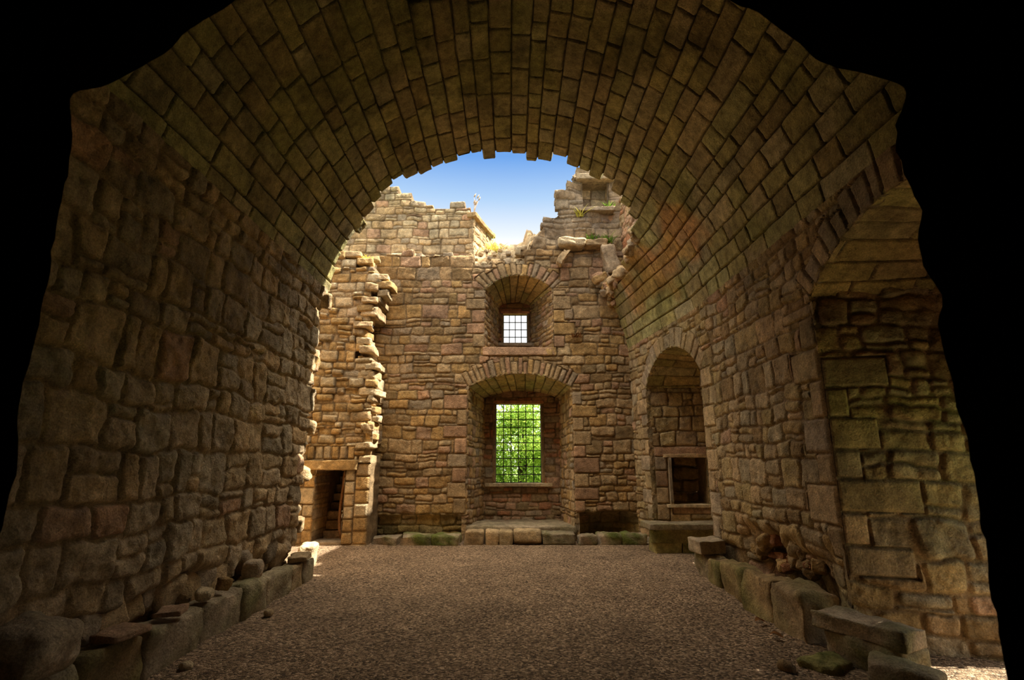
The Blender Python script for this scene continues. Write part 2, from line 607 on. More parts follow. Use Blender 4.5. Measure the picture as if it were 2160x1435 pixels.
# ------------------------------------------------------------------ single hewn stones
def hewn(name, size, loc, rot=(0, 0, 0), seed=0, r=0.25, amp=0.02, n=None, col=TAN, moss=0.0, mat=None, parent=None, fs=3.0, shear=1.0):
    g = np.random.default_rng(seed)
    hd = np.array(size) / 2
    n = n or (9 if max(size) < 0.45 else 13)
    gx = np.linspace(-1, 1, n)
    vs, fs_ = [], []
    key = {}
    pts = []

    def vid(p):
        k = tuple(np.round(p, 5))
        if k not in key:
            key[k] = len(pts)
            pts.append(p)
        return key[k]
    faces = []
    for ax in range(3):
        for sg in (-1, 1):
            a1, a2 = [(1, 2), (2, 0), (0, 1)][ax]
            for i in range(n - 1):
                for j in range(n - 1):
                    q = []
                    for di, dj in ((0, 0), (1, 0), (1, 1), (0, 1)):
                        p = np.zeros(3)
                        p[ax] = sg
                        p[a1], p[a2] = gx[i + di], gx[j + dj]
                        q.append(vid(p))
                    faces.append(q if sg > 0 else q[::-1])
    p = np.array(pts) * hd
    rad = r * hd.min()
    inner = np.clip(p, -(hd - rad), hd - rad)
    dirv = p - inner
    ln = np.linalg.norm(dirv, axis=1, keepdims=True)
    dirv = dirv / np.maximum(ln, 1e-6)
    p = inner + dirv * rad
    o = g.uniform(0, 50, 3)
    nn = fbm(p[:, 0] * fs + p[:, 2] * fs * 0.7 + o[0], p[:, 1] * fs - p[:, 2] * fs * 0.9 + o[1], seed, 4, 0.55)
    n2 = fbm(p[:, 0] * fs * 0.6 - p[:, 1] * fs + o[2], p[:, 2] * fs + o[0], seed + 9, 3, 0.55)
    p = p + dirv * (amp * nn)[:, None] + np.stack([n2, -n2, 0.6 * nn], 1) * amp * 0.6
    # taper and shear so that no block is a true box
    sh = g.uniform(-0.06, 0.06, 3) * shear
    p[:, 0] += sh[0] * p[:, 2]
    p[:, 0] *= 1 + sh[1] * p[:, 1] / max(hd[1], 1e-3)
    p[:, 2] *= 1 + sh[2] * p[:, 0] / max(hd[0], 1e-3)
    c = np.array(col)[None] * (0.8 + 0.4 * g.random()) * (1 + 0.18 * n2[:, None])
    if moss:
        k = np.clip(moss * (0.5 + 0.9 * nn), 0, 1)[:, None]
        c = c * (1 - k) + np.array(GREEN)[None] * k
    ob = link_mesh(name, p, np.array(faces), np.clip(c, 0.01, 0.9), mat or M_STONE, parent)
    ob.location = loc
    ob.rotation_euler = rot
    return ob


# ------------------------------------------------------------------ the plan
R0, ZC = 3.2, 3.8            # vault radius and springing height
YN, YE = 1.5, 8.3            # near end of the vault, broken far end


def xr(y):
    return np.where(y < 8.75, 3.2, 3.2 - 0.138 * (y - 8.75))


def map_left(S, T, h):
    ph = np.maximum(T - ZC, 0) / R0
    x = np.where(T < ZC, -R0 + h, -(R0 - h) * np.cos(ph))
    z = np.where(T < ZC, T, ZC + (R0 - h) * np.sin(ph))
    return x, S, z


def map_right(S, T, h):
    x, y, z = map_left(S, T, h)
    return -x * xr(S) / R0, y, z


def map_vault(S, A, h):
    ph = A / R0
    x = -(R0 - h) * np.cos(ph)
    z = ZC + (R0 - h) * np.sin(ph)
    return np.where(x > 0, x * xr(S) / R0, x), S, z


TL, TR = 4.5, 4.25           # rubble rises to here, then the ashlar vault


def base_carve(depth, ztop, seed):
    """eroded foot of a wall"""
    def f(S, T):
        edge = ztop + 0.12 * fbm(S * 1.3, S * 0 + 3, seed, 3)
        k = sstep(0.10, -0.05, T - edge)
        return -depth * k * (0.6 + 0.6 * fbm(S * 2.3, T * 2.3, seed + 3, 3))
    return f


# ---- wall_left
end_l = np.random.default_rng(5)


def keep_left(cx, cy, ids, S, T):
    lim = np.interp(T, [0, 1.4, 3.0, 4.5], [8.22, 8.25, 8.38, 8.42]) + 0.14 * (_hash(np.floor(cy * 40).astype(int), np.floor(cy * 40).astype(int), 2) - 0.5)
    return S < lim


wl = masonry('wall_left', map_left, YN, 8.6, 0, TL, 0.0135,
             Lay(YN, 8.8, 0, TL, (0.17, 0.44), (0.22, 0.62), 101, 0.35), PAL_LEFT, dict(ST_RUBBLE, rough=0.018),
             keep=keep_left, carve=base_carve(0.22, 0.5, 7), thick=0.7)
tag(wl, 'long rough rubble stone wall below the vault, opposite the deep arched recess', 'wall', kind='structure')

# ---- ceiling (barrel vault)
A0, A1 = TL - ZC, math.pi * R0 - (TR - ZC)


def vault_end(a):
    ph = np.degrees(a / R0)
    return np.interp(ph, [0, 28, 40, 50, 69, 88, 98, 107, 111, 121, 126, 135, 140, 143.2, 144.7, 147.5, 149, 180],
                     [8.42, 8.45, 8.3, 8.12, 8.2, 8.33, 8.36, 8.15, 8.55, 8.3, 8.55, 8.9, 9.27, 10.0, 11.1, 11.6, 12.3, 12.5])


def keep_vault(cx, cy, ids, S, T):
    ce = vault_end(cy)
    k = (_hash(np.floor(cy * 50).astype(int), np.floor(cy * 50).astype(int), 3) - 0.5) * 0.34
    return S < ce + k


def vault_tint(S, A, C):
    ph = np.degrees(A / R0)
    k = sstep(0.0, 0.6, fbm(S * 0.9 + 3, A * 0.9, 61, 3) + 1.1 - np.hypot((S - 9.0) / 1.6, (ph - 152) / 9))
    return C * (1 - k[:, None]) + C * np.array([1.25, 0.9, 0.75]) * k[:, None]


lay_v = Lay(YN, 12.2, A0, A1, (0.19, 0.29), (0.34, 0.85), 202, 0.0)
vault = masonry('ceiling', map_vault, YN, 12.05, A0, A1, 0.0145, lay_v, PAL_VAULT, ST_VAULT, keep=keep_vault, tint=vault_tint, thick=0.42)
tag(vault, 'round barrel vault of long narrow ashlar courses, broken open to the sky', 'ceiling', kind='structure')

# ---- wall_right with the two window recesses
arcA = arc_from(2.6, 5.34, 3.41, 3.93)
arcB = arc_from(8.75, 11.12, 3.2, 3.82)
hA, hB = hole(2.6, 5.34, -1, arcA), hole(8.75, 11.12, -1, arcB)
over_r = quoins(1, 5.34, 0.75, 3.35, 3, (0.3, 0.42)) + quoins(-1, 8.75, 0.5, 3.2, 4) + quoins(1, 11.12, 0.5, 3.2, 6)
over_r += [o_ring(arcA, 0.34, 17, 3), o_ring(arcB, 0.32, 13, 4)]


def carve_r(S, T):
    k = np.exp(-((S - 6.7) / 1.1) ** 2) * sstep(0.95, 0.45, T + 0.18 * fbm(S * 2, T * 2, 8)) * 0.28
    return base_carve(0.10, 0.42, 17)(S, T) - k + 0.05 * k * fbm(S * 12, T * 12, 13)


wr = masonry('wall_right', map_right, YN, 12.0, 0, TR, 0.0145,
             Lay(YN, 12.2, 0, TR, (0.15, 0.36), (0.2, 0.52), 303, 0.35, over_r), PAL_RIGHT,
             dict(ST_FACADE, moss=0.2, mosscol=(0.3, 0.28, 0.09), smoothpal=((TAN, 3), (GRY, 3))), sdf=lambda S, T: np.minimum(hA(S, T), hB(S, T)), carve=carve_r, thick=0.12)
tag(wr, 'rubble stone wall pierced by two arched window recesses', 'wall', kind='structure')


def soffit(name, parent, arcs, xs, axis, nst, seed, pal, st, depth_steps=None, mortar=None):
    """barrel soffit between two segmental arches: arcs=(front, back) at positions xs along axis"""
    a0, a1 = arcs
    L = abs(xs[1] - xs[0])
    hl = a0[2] * a0[3]

    def f(S, T, h):
        b = S / L
        u = T / hl
        sc = a0[0] + (a1[0] - a0[0]) * b
        tc = a0[1] + (a1[1] - a0[1]) * b
        Rr = a0[2] + (a1[2] - a0[2]) * b
        ang = u * (a0[3] + (a1[3] - a0[3]) * b)
        w = sc + (Rr - h) * np.sin(ang)
        z = tc + (Rr - h) * np.cos(ang)
        x0 = xr(w) if axis == 'x' else xs[0]
        d = x0 + (xs[1] - x0) * b
        return (d, w, z) if axis == 'x' else (w, d, z)
    lay = Lay(0, L, -hl, hl, (0.19, 0.29), (0.5, 1.3), seed, 0)
    return masonry(name, f, 0, L, -hl, hl, 0.016, lay, pal, st, thick=0.05, parent=parent)


def panel(name, parent, p00, p10, p01, p11, hh, ww, seed, pal, st, res=0.016, sdf=None, over=(), thick=0.1, split=0.3, carve=None):
    f, Ls, Lt = quad_map(p00, p10, p01, p11)
    return masonry(name, f, 0, Ls, 0, Lt, res, Lay(0, Ls, 0, Lt, hh, ww, seed, split, over), pal, st, sdf=sdf, thick=thick, parent=parent, carve=carve)


ST_SOFF = dict(ST_VAULT, moss=0.2, jw=0.003, gap=0, mortar=(0.2, 0.14, 0.07), blot=0.25, off=0.004)
PAL_SOFF = (((0.62, 0.43, 0.18), 4), ((0.60, 0.45, 0.23), 2), ((0.52, 0.42, 0.17), 2))
# recess A (near): splayed jambs, plain end wall with a tall window to the outside
XB = 4.6
soffit('recess_soffit', wr, (arcA, arc_from(2.95, 4.9, 3.38, 3.83)), (3.2, XB), 'x', 12, 31, PAL_SOFF, ST_SOFF)
panel('recess_jamb', wr, (3.2, 5.34, 0), (XB, 4.9, 0), (3.2, 5.34, 3.47), (XB, 4.9, 3.44), (0.14, 0.34), (0.18, 0.6), 32, PAL_RIGHT,
      dict(ST_RUBBLE, moss=0.22, mosscol=(0.3, 0.28, 0.09)), 0.0125, over=[o_rect(0, w, a, b) for w, a, b in ((0.58, 0.62, 0.90), (0.24, 0.90, 1.20), (0.72, 1.20, 1.52), (0.26, 1.52, 1.80), (0.45, 1.80, 2.12), (0.22, 2.12, 2.42), (0.60, 2.42, 2.74))])
panel('recess_jamb', wr, (XB, 2.95, 0), (3.2, 2.6, 0), (XB, 2.95, 3.42), (3.2, 2.6, 3.45), (0.2, 0.4), (0.3, 0.7), 33, PAL_RIGHT, ST_RUBBLE, 0.03)


def rect_hole(sa, sb, ta, tb):
    return lambda S, T: np.maximum(np.abs(S - (sa + sb) / 2) - (sb - sa) / 2, np.abs(T - (ta + tb) / 2) - (tb - ta) / 2)


panel('recess_end_wall', wr, (XB, 4.9, 0), (XB, 2.95, 0), (XB, 4.9, 3.9), (XB, 2.95, 3.9), (0.2, 0.4), (0.3, 0.7), 34, PAL_RIGHT, ST_RUBBLE, 0.03,
      sdf=rect_hole(0.03, 1.55, -0.5, 2.15), thick=0.3)
# recess B (far) with the stone-framed cupboard hole in its splayed side
XC = 4.8
yB = 11.06
soffit('recess_soffit', wr, (arcB, arc_from(9.1, 10.98, 3.2, 3.62)), (3.0, XC), 'x', 10, 41, PAL_SOFF, ST_SOFF)
over_c = [o_rect(0.0, 0.27, 0.9 + 0.3 * k, 1.2 + 0.3 * k) for k in range(3)] + [o_rect(0.0, 1.2, 1.78, 2.02), o_rect(0.27, 1.2, 0.62, 0.80)]
panel('recess_jamb', wr, (2.95, 11.12, 0.45), (XC, 10.98, 0.45), (2.95, 11.12, 3.28), (XC, 10.98, 3.28), (0.2, 0.36), (0.25, 0.6), 42, PAL_RIGHT, dict(ST_FACADE, moss=0.15), 0.014,
      sdf=rect_hole(0.31, 1.08, 0.82 - 0.45, 1.75 - 0.45), over=[o_rect(0, 0.27, 0.05 + 0.33 * k, 0.38 + 0.33 * k) for k in range(4)] + [o_rect(0, 1.3, 1.31, 1.53), o_rect(0.31, 1.3, 0.17, 0.36)], thick=0.10)
panel('recess_jamb', wr, (XC, 9.1, 0), (3.2, 8.75, 0), (XC, 9.1, 3.3), (3.2, 8.75, 3.3), (0.2, 0.4), (0.3, 0.7), 43, PAL_RIGHT, ST_RUBBLE, 0.03)
panel('recess_end_wall', wr, (XC, 10.98, 0), (XC, 9.1, 0), (XC, 10.98, 3.7), (XC, 9.1, 3.7), (0.2, 0.4), (0.3, 0.7), 44, PAL_RIGHT, ST_RUBBLE, 0.03,
      sdf=rect_hole(1.45, 1.82, 1.6, 2.65), thick=0.3)


# open cupboard box behind the hole (five stone faces, dark because it is deep)
def box_room(name, x0, x1, y0, y1, z0, z1, skip, mat, parent=None, col=BRN, n=12):
    vs, fs = [], []

    def addq(a, b, c, d):
        k = len(vs)
        vs.extend([a, b, c, d])
        fs.append([k, k + 1, k + 2, k + 3])
    c = lambda i, j, k: ((x0, x1)[i], (y0, y1)[j], (z0, z1)[k])
    F6 = {'x0': [(0, 0, 0), (0, 1, 0), (0, 1, 1), (0, 0, 1)], 'x1': [(1, 0, 0), (1, 0, 1), (1, 1, 1), (1, 1, 0)],
          'y0': [(0, 0, 0), (0, 0, 1), (1, 0, 1), (1, 0, 0)], 'y1': [(0, 1, 0), (1, 1, 0), (1, 1, 1), (0, 1, 1)],
          'z0': [(0, 0, 0), (1, 0, 0), (1, 1, 0), (0, 1, 0)], 'z1': [(0, 0, 1), (0, 1, 1), (1, 1, 1), (1, 0, 1)]}
    for k, q in F6.items():
        if k not in skip:
            addq(*[c(*p) for p in q])
    C = np.tile(np.array(col), (len(vs), 1))
    return link_mesh(name, vs, np.array(fs), C, mat, parent, smooth=False)


cup = empty('wall_cupboard', (3.6, 11.1, 0.82))
tag(cup, 'square dark cupboard hole with a stone surround in the side of the arched recess', 'cupboard')
box_room('niche_lining', 3.24 - 3.6, 4.05 - 3.6, 0.06, 0.75, 0.0, 0.93, ('y0', 'y1'), M_STONE, cup, BRN)
f_, Ls_, Lt_ = quad_map((3.2 - 3.6, 0.7, -0.02), (4.1 - 3.6, 0.7, -0.02), (3.2 - 3.6, 0.7, 0.98), (4.1 - 3.6, 0.7, 0.98))
masonry('niche_back', f_, 0, Ls_, 0, Lt_, 0.016, Lay(0, Ls_, 0, Lt_, (0.2, 0.3), (0.4, 0.8), 45, 0), ((OCH, 2), (BRN, 3)), dict(ST_LEDGE), thick=0.05, parent=cup)
hewn('niche_lintel', (1.02, 0.12, 0.07), (0.05, -0.01, 0.965), seed=61, shear=0, r=0.2, amp=0.006, col=TAN, parent=cup, mat=M_FINE)
hewn('niche_sill', (1.0, 0.14, 0.06), (0.05, -0.02, -0.03), seed=62, shear=0, r=0.2, amp=0.006, col=PAL, parent=cup, mat=M_FINE)
hewn('niche_jamb', (0.06, 0.12, 0.93), (-0.345, -0.01, 0.465), seed=63, shear=0, r=0.2, amp=0.006, col=GRY, parent=cup, mat=M_FINE)

# ---- wall_back (facade with two windows, one above the other)
YB = 12.0
arc1 = arc_from(-1.01, 1.38, 3.34, 3.66)
arc2 = arc_from(-0.64, 0.98, 5.72, 6.08)
h1, h2 = hole(-1.01, 1.38, -1, arc1), hole(-0.64, 0.98, 4.28, arc2)
nr = rect_hole(1.78, 2.43, 7.84, 8.58)
top_x = [-3.3, -2.9, -1.6, -1.06, -1.0, -0.45, 0.3, 0.42, 0.85, 1.20, 1.26, 1.55, 1.62, 2.6, 2.8]
top_z = [6.55, 6.7, 6.6, 6.62, 6.48, 6.50, 6.50, 6.9, 7.6, 7.85, 8.4, 8.72, 8.95, 8.95, 9.9]


def keep_back(cx, cy, ids, S, T):
    return (cy < np.interp(cx, top_x, top_z) - 0.05 + 0.12 * (rnd(ids, 12) - 0.5)) | ((np.abs(S - 2.1) < 0.52) & (T < 8.8) & (T > 7.5)) | ((T < 6.62) & (S > 0.3)) | (T < np.interp(S, top_x, top_z) - 0.16)


def carve_b(S, T):
    k = np.exp(-((S - 2.05) / 0.55) ** 4) * sstep(0.62, 0.50, T + 0.06 * fbm(S * 4, T * 4, 3)) * 0.42
    b = sstep(0.56, 0.46, T + 0.05 * fbm(S * 3, T * 3, 19)) * 0.10
    u = sstep(6.2, 6.9, T) * 0.12 * fbm(S * 1.6, T * 1.6, 55, 3)
    return -k - b + u


over_b = quoins(-1, -1.01, 0.54, 3.30, 21) + quoins(1, 1.38, 0.54, 3.30, 22) + quoins(-1, -0.64, 4.28, 5.7, 23) + quoins(1, 0.98, 4.28, 5.7, 24)
over_b += [o_ring(arc1, 0.36, 21, 5), o_ring(arc2, 0.34, 15, 6)]


def back_tint(S, T, C):
    C = C * np.array([0.9, 0.87, 0.82])
    k = sstep(0.5, -0.1, T - 0.25)      # green growth at the foot
    C = C * (1 - 0.4 * k[:, None]) + np.array(GREEN) * 0.4 * k[:, None]
    g = sstep(6.2, 7.4, T) * np.where(S > 0.5, 0.65, 0.4)       # grey weathered upper masonry
    return C * (1 - g[:, None]) + np.array([0.34, 0.275, 0.20]) * g[:, None]


wb = masonry('wall_back', plane_y(YB), -3.3, 2.82, 0, 9.95, 0.0165,
             Lay(-3.4, 2.9, 0, 10, (0.13, 0.34), (0.2, 0.66), 404, 0.35, over_b), PAL_FACADE, ST_FACADE,
             sdf=lambda S, T: np.minimum(np.minimum(h1(S, T), h2(S, T)), nr(S, T)), keep=keep_back, carve=carve_b, tint=back_tint, thick=0.18)
tag(wb, 'ruined end wall with two arched windows one above the other', 'wall', kind='structure')

# thick core of the end wall, so that the broken head has depth
def head_z(S, T):
    return np.interp(S, top_x, top_z) - 0.17 + (0.14 + 0.74 * T) * sstep(-1.15, -0.9, S) * sstep(0.9, 0.4, S)


core = masonry('wall_core', lambda S, T, h: (S, YB + 0.15 + T, head_z(S, T) + h + 0.05 * vnoise(S * 3, T * 3, 4)), -3.3, 2.8, 0, 1.6, 0.025,
               Lay(-3.3, 2.8, 0, 1.6, (0.12, 0.3), (0.15, 0.4), 405, 0.3), ((PAL, 3), (TAN, 2), (GRY, 1)), ST_LEDGE, thick=0.1, parent=wb)

# window 1 embrasure
YW = 13.3
arc1b = arc_from(-0.70, 1.19, 3.24, 3.42)
soffit('window_soffit', wb, (arc1, arc1b), (YB, YW), 'y', 12, 51, PAL_SOFF, ST_SOFF)
panel('window_jamb', wb, (-1.01, YB, 0), (-0.70, YW, 0), (-1.01, YB, 3.37), (-0.70, YW, 3.27), (0.11, 0.27), (0.15, 0.4), 52, PAL_FACADE, ST_FACADE)
panel('window_jamb', wb, (1.19, YW, 0), (1.38, YB, 0), (1.19, YW, 3.27), (1.38, YB, 3.37), (0.11, 0.27), (0.15, 0.4), 53, PAL_FACADE, ST_FACADE)
g1 = (-0.47, 0.80, 1.10, 3.14)
panel('window_breast', wb, (-0.72, YW, 0), (1.21, YW, 0), (-0.72, YW, 3.6), (1.21, YW, 3.6), (0.12, 0.26), (0.2, 0.5), 54, ((PNK, 3), (RED, 1.5), (GRY, 2), (BRN, 2)), ST_FACADE,
      sdf=rect_hole(g1[0] + 0.72, g1[1] + 0.72, g1[2], g1[3]), thick=0.3)
hewn('window_floor', (2.36, 1.42, 0.3), (0.2, 12.68, 0.14), seed=71, r=0.3, amp=0.02, n=25, col=GRY, moss=0.2, parent=wb)
# window 2 embrasure
arc2b = arc_from(-0.34, 0.49, 5.66, 5.80)
soffit('window_soffit', wb, (arc2, arc2b), (YB, YW), 'y', 10, 55, PAL_SOFF, ST_SOFF)
panel('window_jamb', wb, (-0.64, YB, 4.2), (-0.34, YW, 4.2), (-0.64, YB, 5.75), (-0.34, YW, 5.68), (0.1, 0.2), (0.15, 0.4), 56, PAL_FACADE, ST_FACADE)
panel('window_jamb', wb, (0.49, YW, 4.2), (0.98, YB, 4.2), (0.49, YW, 5.68), (0.98, YB, 5.75), (0.1, 0.2), (0.15, 0.4), 57, PAL_FACADE, ST_FACADE)
g2 = (-0.27, 0.45, 4.60, 5.50)
panel('window_breast', wb, (-0.36, YW, 4.2), (0.51, YW, 4.2), (-0.36, YW, 5.9), (0.51, YW, 5.9), (0.12, 0.2), (0.4, 0.9), 58, ((RED, 2), (BRN, 2)), ST_FACADE,
      sdf=rect_hole(g2[0] + 0.36, g2[1] + 0.36, g2[2] - 4.2, g2[3] - 4.2), thick=0.3)
hewn('window_floor', (1.75, 1.5, 0.2), (0.16, 12.72, 4.19), seed=72, r=0.2, amp=0.01, n=17, col=PNK, parent=wb)
# upper niche in the broken wall head
panel('niche_back', wb, (1.7, YB + 0.45, 7.75), (2.5, YB + 0.45, 7.75), (1.7, YB + 0.45, 8.7), (2.5, YB + 0.45, 8.7), (0.25, 0.35), (0.4, 0.7), 59, ((GRY, 2), (PAL, 2)), ST_FACADE)
box_room('niche_lining', 1.76, 2.45, YB + 0.02, YB + 0.5, 7.84, 8.58, ('y0', 'y1'), M_STONE, wb, GRY)
hewn('niche_lintel', (0.95, 0.5, 0.14), (2.12, YB + 0.10, 8.66), seed=73, r=0.2, amp=0.012, col=GRY, parent=wb)
hewn('niche_sill', (0.95, 0.45, 0.12), (2.08, YB + 0.08, 7.78), seed=74, r=0.3, amp=0.015, col=GRY, parent=wb)


# window frames and grilles
def bar(name, p, q, w, parent, mat=M_IRON):
    p, q = np.array(p, float), np.array(q, float)
    d = (q - p) / np.linalg.norm(q - p)
    a = np.array([0, 1, 0.0])
    b = np.cross(d, a)
    vs, n = [], 6
    for e in (p, q):
        for k in range(n):
            t = 2 * math.pi * k / n
            vs.append(e + (a * math.cos(t) + b * math.sin(t)) * w / 2)
    fs = [[k, (k + 1) % n, n + (k + 1) % n, n + k] for k in range(n)]
    caps = [[0, 1, 2, 3], [0, 3, 4, 5], [n, n + 1, n + 2, n + 3], [n, n + 3, n + 4, n + 5]]
    return link_mesh(name, vs, np.array(fs + caps), None, mat, parent, smooth=False)


def grille(name, x0, x1, z0, z1, y, nv, nh, w, label, frame_w, y_front):
    e = empty(name, ((x0 + x1) / 2, y, z0))
    tag(e, label, 'window', kind='structure')
    X, Z = (x1 - x0) / 2, z1 - z0
    for k in range(nv):
        x = -X + 2 * X * k / (nv - 1)
        bar('vertical_bar', (x, 0, -0.04), (x, 0, Z + 0.04), w, e)
    for k in range(nh):
        z = Z * k / (nh - 1)
        bar('horizontal_bar', (-X - 0.04, 0.012, z), (X + 0.04, 0.012, z), w, e)
    fy = y_front - y
    s = 3
    hewn('frame_jamb', (frame_w, 0.20, Z + 0.1), (-X - frame_w / 2 - 0.005, fy, Z / 2), seed=81, shear=0, r=0.3, amp=0.004, col=BRN, parent=e, mat=M_FINE)
    hewn('frame_jamb', (frame_w, 0.20, Z + 0.1), (X + frame_w / 2 + 0.005, fy, Z / 2), seed=82, shear=0, r=0.3, amp=0.004, col=BRN, parent=e, mat=M_FINE)
    hewn('frame_lintel', (2 * X + 2 * frame_w, 0.2, frame_w), (0, fy, Z + frame_w / 2 + 0.005), seed=83, shear=0, r=0.3, amp=0.004, col=RED, parent=e, mat=M_FINE)
    hewn('frame_sill', (2 * X + 2 * frame_w + 0.35, 0.34, 0.08), (0, fy - 0.06, -0.045), seed=84, shear=0, r=0.2, amp=0.004, n=15, col=PAL, parent=e, mat=M_FINE)
    return e


grille('window_1', -0.405, 0.73, 1.15, 3.09, 13.42, 7, 11, 0.024, 'tall lower window with a close black iron grille and green leaves outside', 0.08, 13.38)
grille('window_2', -0.225, 0.40, 4.66, 5.47, 13.42, 5, 5, 0.024, 'small upper window with a black iron grille against white sky', 0.06, 13.38)

# ---- wall_left_back: the wall with the low stair doorway, standing forward of the end wall
YD = 11.2
dh = rect_hole(-4.07, -3.47, -0.5, 1.49)


def keep_door(cx, cy, ids, S, T):
    cr = np.floor(cy / 0.17).astype(int)
    lim = np.interp(cy, [0, 3.4, 3.6, 4.4, 4.7, 5.4, 5.6, 5.9, 6.4], [-2.93, -2.95, -3.0, -3.2, -3.3, -2.85, -2.75, -3.1, -3.5])
    lim = lim + np.where(cy > 1.7, 0.34 * (rnd(cr, 5) - 0.55), 0)
    top = np.interp(cx, [-5.2, -4.2, -3.8, -3.4, -3.0], [6.6, 6.4, 6.3, 6.25, 5.9])
    return ((cx < lim) | (cy < 1.5)) & (cy < top)


over_d = quoins(-1, -4.07, 0.05, 1.49, 25, (0.24, 0.34)) + [o_rect(-3.47, -3.25, 0.25 * k + 0.02, 0.25 * k + 0.27) for k in range(6)]
over_d += [o_rect(-3.25, -2.95, 0.27 * k + 0.02, 0.27 * k + 0.29) for k in range(6)] + [o_rect(-4.35, -3.22, 1.49, 1.69)]
over_d += [o_rect(-4.3 + 0.17 * k, -4.14 + 0.17 * k, 1.71, 1.99) for k in range(6)]
wd = masonry('wall_left_back', plane_y(YD), -5.2, -2.95, 0, 6.7, 0.016,
             Lay(-5.3, -2.9, 0, 6.8, (0.10, 0.25), (0.16, 0.46), 505, 0.35, over_d), PAL_DOOR,
             dict(ST_FACADE, off=0.04, bulge=0.03, smoothpal=((OCH, 3), (PAL, 2), (TAN, 2))), sdf=dh, keep=keep_door, thick=0.85)
tag(wd, 'ragged golden rubble wall with a low stair doorway, standing forward of the end wall', 'wall', kind='structure')
# side and back of the recess hidden beyond the broken end of wall_left
ws = masonry('wall_left_return', plane_x(-5.15, 1), 8.0, 11.3, 0, 6.6, 0.035, Lay(8, 11.4, 0, 6.8, (0.14, 0.3), (0.2, 0.5), 506, 0.3), PAL_DOOR, ST_FACADE, thick=0.1)
tag(ws, 'side wall of the roofless bay beside the stair doorway', 'wall', kind='structure')
wv = masonry('wall_end', plane_y(8.22, 1), -5.2, -3.85, 0, 6.2, 0.035, Lay(-5.3, -3, 0, 6.3, (0.14, 0.3), (0.2, 0.5), 507, 0.3), PAL_DOOR, ST_FACADE, thick=0.1)
tag(wv, 'broken cross wall at the end of the vaulted bay', 'wall', kind='structure')

# door frame, stair and pole inside the doorway
dr = empty('door_1', (-3.77, YD, 0))
tag(dr, 'low doorway with a flat stone lintel opening on a dark stone stair', 'door', kind='structure')
hewn('lintel', (1.16, 0.34, 0.20), (0.0, 0.10, 1.595), seed=91, r=0.15, amp=0.008, n=17, col=OCH, parent=dr, mat=M_FINE)
hewn('threshold', (0.66, 0.5, 0.10), (0.0, 0.24, 0.03), seed=92, r=0.2, amp=0.01, col=GRY, parent=dr)
box_room('stair_shaft', -0.36, 0.40, 0.30, 2.3, 0.0, 2.6, ('y0',), M_STONE, dr, BRN)
for k in range(8):
    hewn('stair_step', (0.78, 0.5, 0.19), (0.0, 0.95 + 0.17 * k, 0.12 + 0.185 * k), (0, 0, 0.06), seed=100 + k, r=0.25, amp=0.012, n=11, col=BRN if k % 2 else TAN, parent=dr)


def tube(name, pts, rad, mat, parent=None, n=8, col=None):
    pts = np.array(pts, float)
    vs, fs = [], []
    for i, p in enumerate(pts):
        t = pts[min(i + 1, len(pts) - 1)] - pts[max(i - 1, 0)]
        t /= np.linalg.norm(t)
        a = np.cross(t, (0.3, 0.9, 0.1))
        a /= np.linalg.norm(a)
        b = np.cross(t, a)
        r = rad[i] if hasattr(rad, '__len__') else rad
        for k in range(n):
            q = 2 * math.pi * k / n
            vs.append(p + (a * math.cos(q) + b * math.sin(q)) * r)
    m = len(pts)
    for i in range(m - 1):
        for k in range(n):
            fs.append([i * n + k, i * n + (k + 1) % n, (i + 1) * n + (k + 1) % n, (i + 1) * n + k])
    fs = np.array(fs)
    c0, c1 = len(vs), len(vs) + 1
    vs.append(pts[0])
    vs.append(pts[-1])
    tri = [[c0, (k + 1) % n, k] for k in range(n)] + [[c1, (m - 1) * n + k, (m - 1) * n + (k + 1) % n] for k in range(n)]
    C = np.tile(np.array(col), (len(vs), 1)) if col is not None else None
    return link_mesh(name, vs, [fs, np.array(tri)], C, mat, parent)


rail = tube('wooden_pole', [(-3.64, YD + 0.5, 1.44), (-3.645, YD + 0.5, 1.2), (-3.68, YD + 0.5, 0.75), (-3.68, YD + 0.49, 0.45), (-3.65, YD + 0.47, 0.22), (-3.60, YD + 0.46, 0.09)], 0.03, M_WOOD)
tag(rail, 'curved brown wooden pole standing inside the dark stair doorway', 'pole')

# ---- upper walls beyond
ulx = [-5.6, -3.6, -3.22, -2.9, -2.5, -1.62, -1.58, -1.22, -1.18, -1.0]
ulz = [9.6, 9.2, 9.0, 8.75, 8.47, 8.30, 8.52, 8.52, 8.15, 8.0]


def keep_ul(cx, cy, ids, S, T):
    return cy < np.interp(cx, ulx, ulz) - 0.06


wu = masonry('wall_upper_left', plane_y(12.8), -5.6, -1.0, 5.9, 9.6, 0.018,
             Lay(-5.7, -0.9, 5.9, 9.7, (0.14, 0.3), (0.25, 0.6), 606, 0.3), ((PAL, 4), (TAN, 3), (GRY, 2), (PNK, 1)), dict(ST_FACADE, blot=0.5), keep=keep_ul, thick=1.25)
tag(wu, 'sunlit upper wall fragment with a stepped broken top, set back above the stair doorway', 'wall', kind='structure')
panel('window_jamb', wu, (-1.02, 12.78, 6.3), (-0.60, 14.05, 6.3), (-1.02, 12.78, 8.0), (-0.60, 14.05, 7.95), (0.16, 0.3), (0.25, 0.5), 609, ((PAL, 4), (TAN, 2)), ST_FACADE)
hewn('coping', (0.26, 1.5, 0.12), (-0.84, 13.42, 8.03), (0, 0.05, -0.32), seed=93, r=0.25, amp=0.012, n=15, col=BRN, parent=wu)


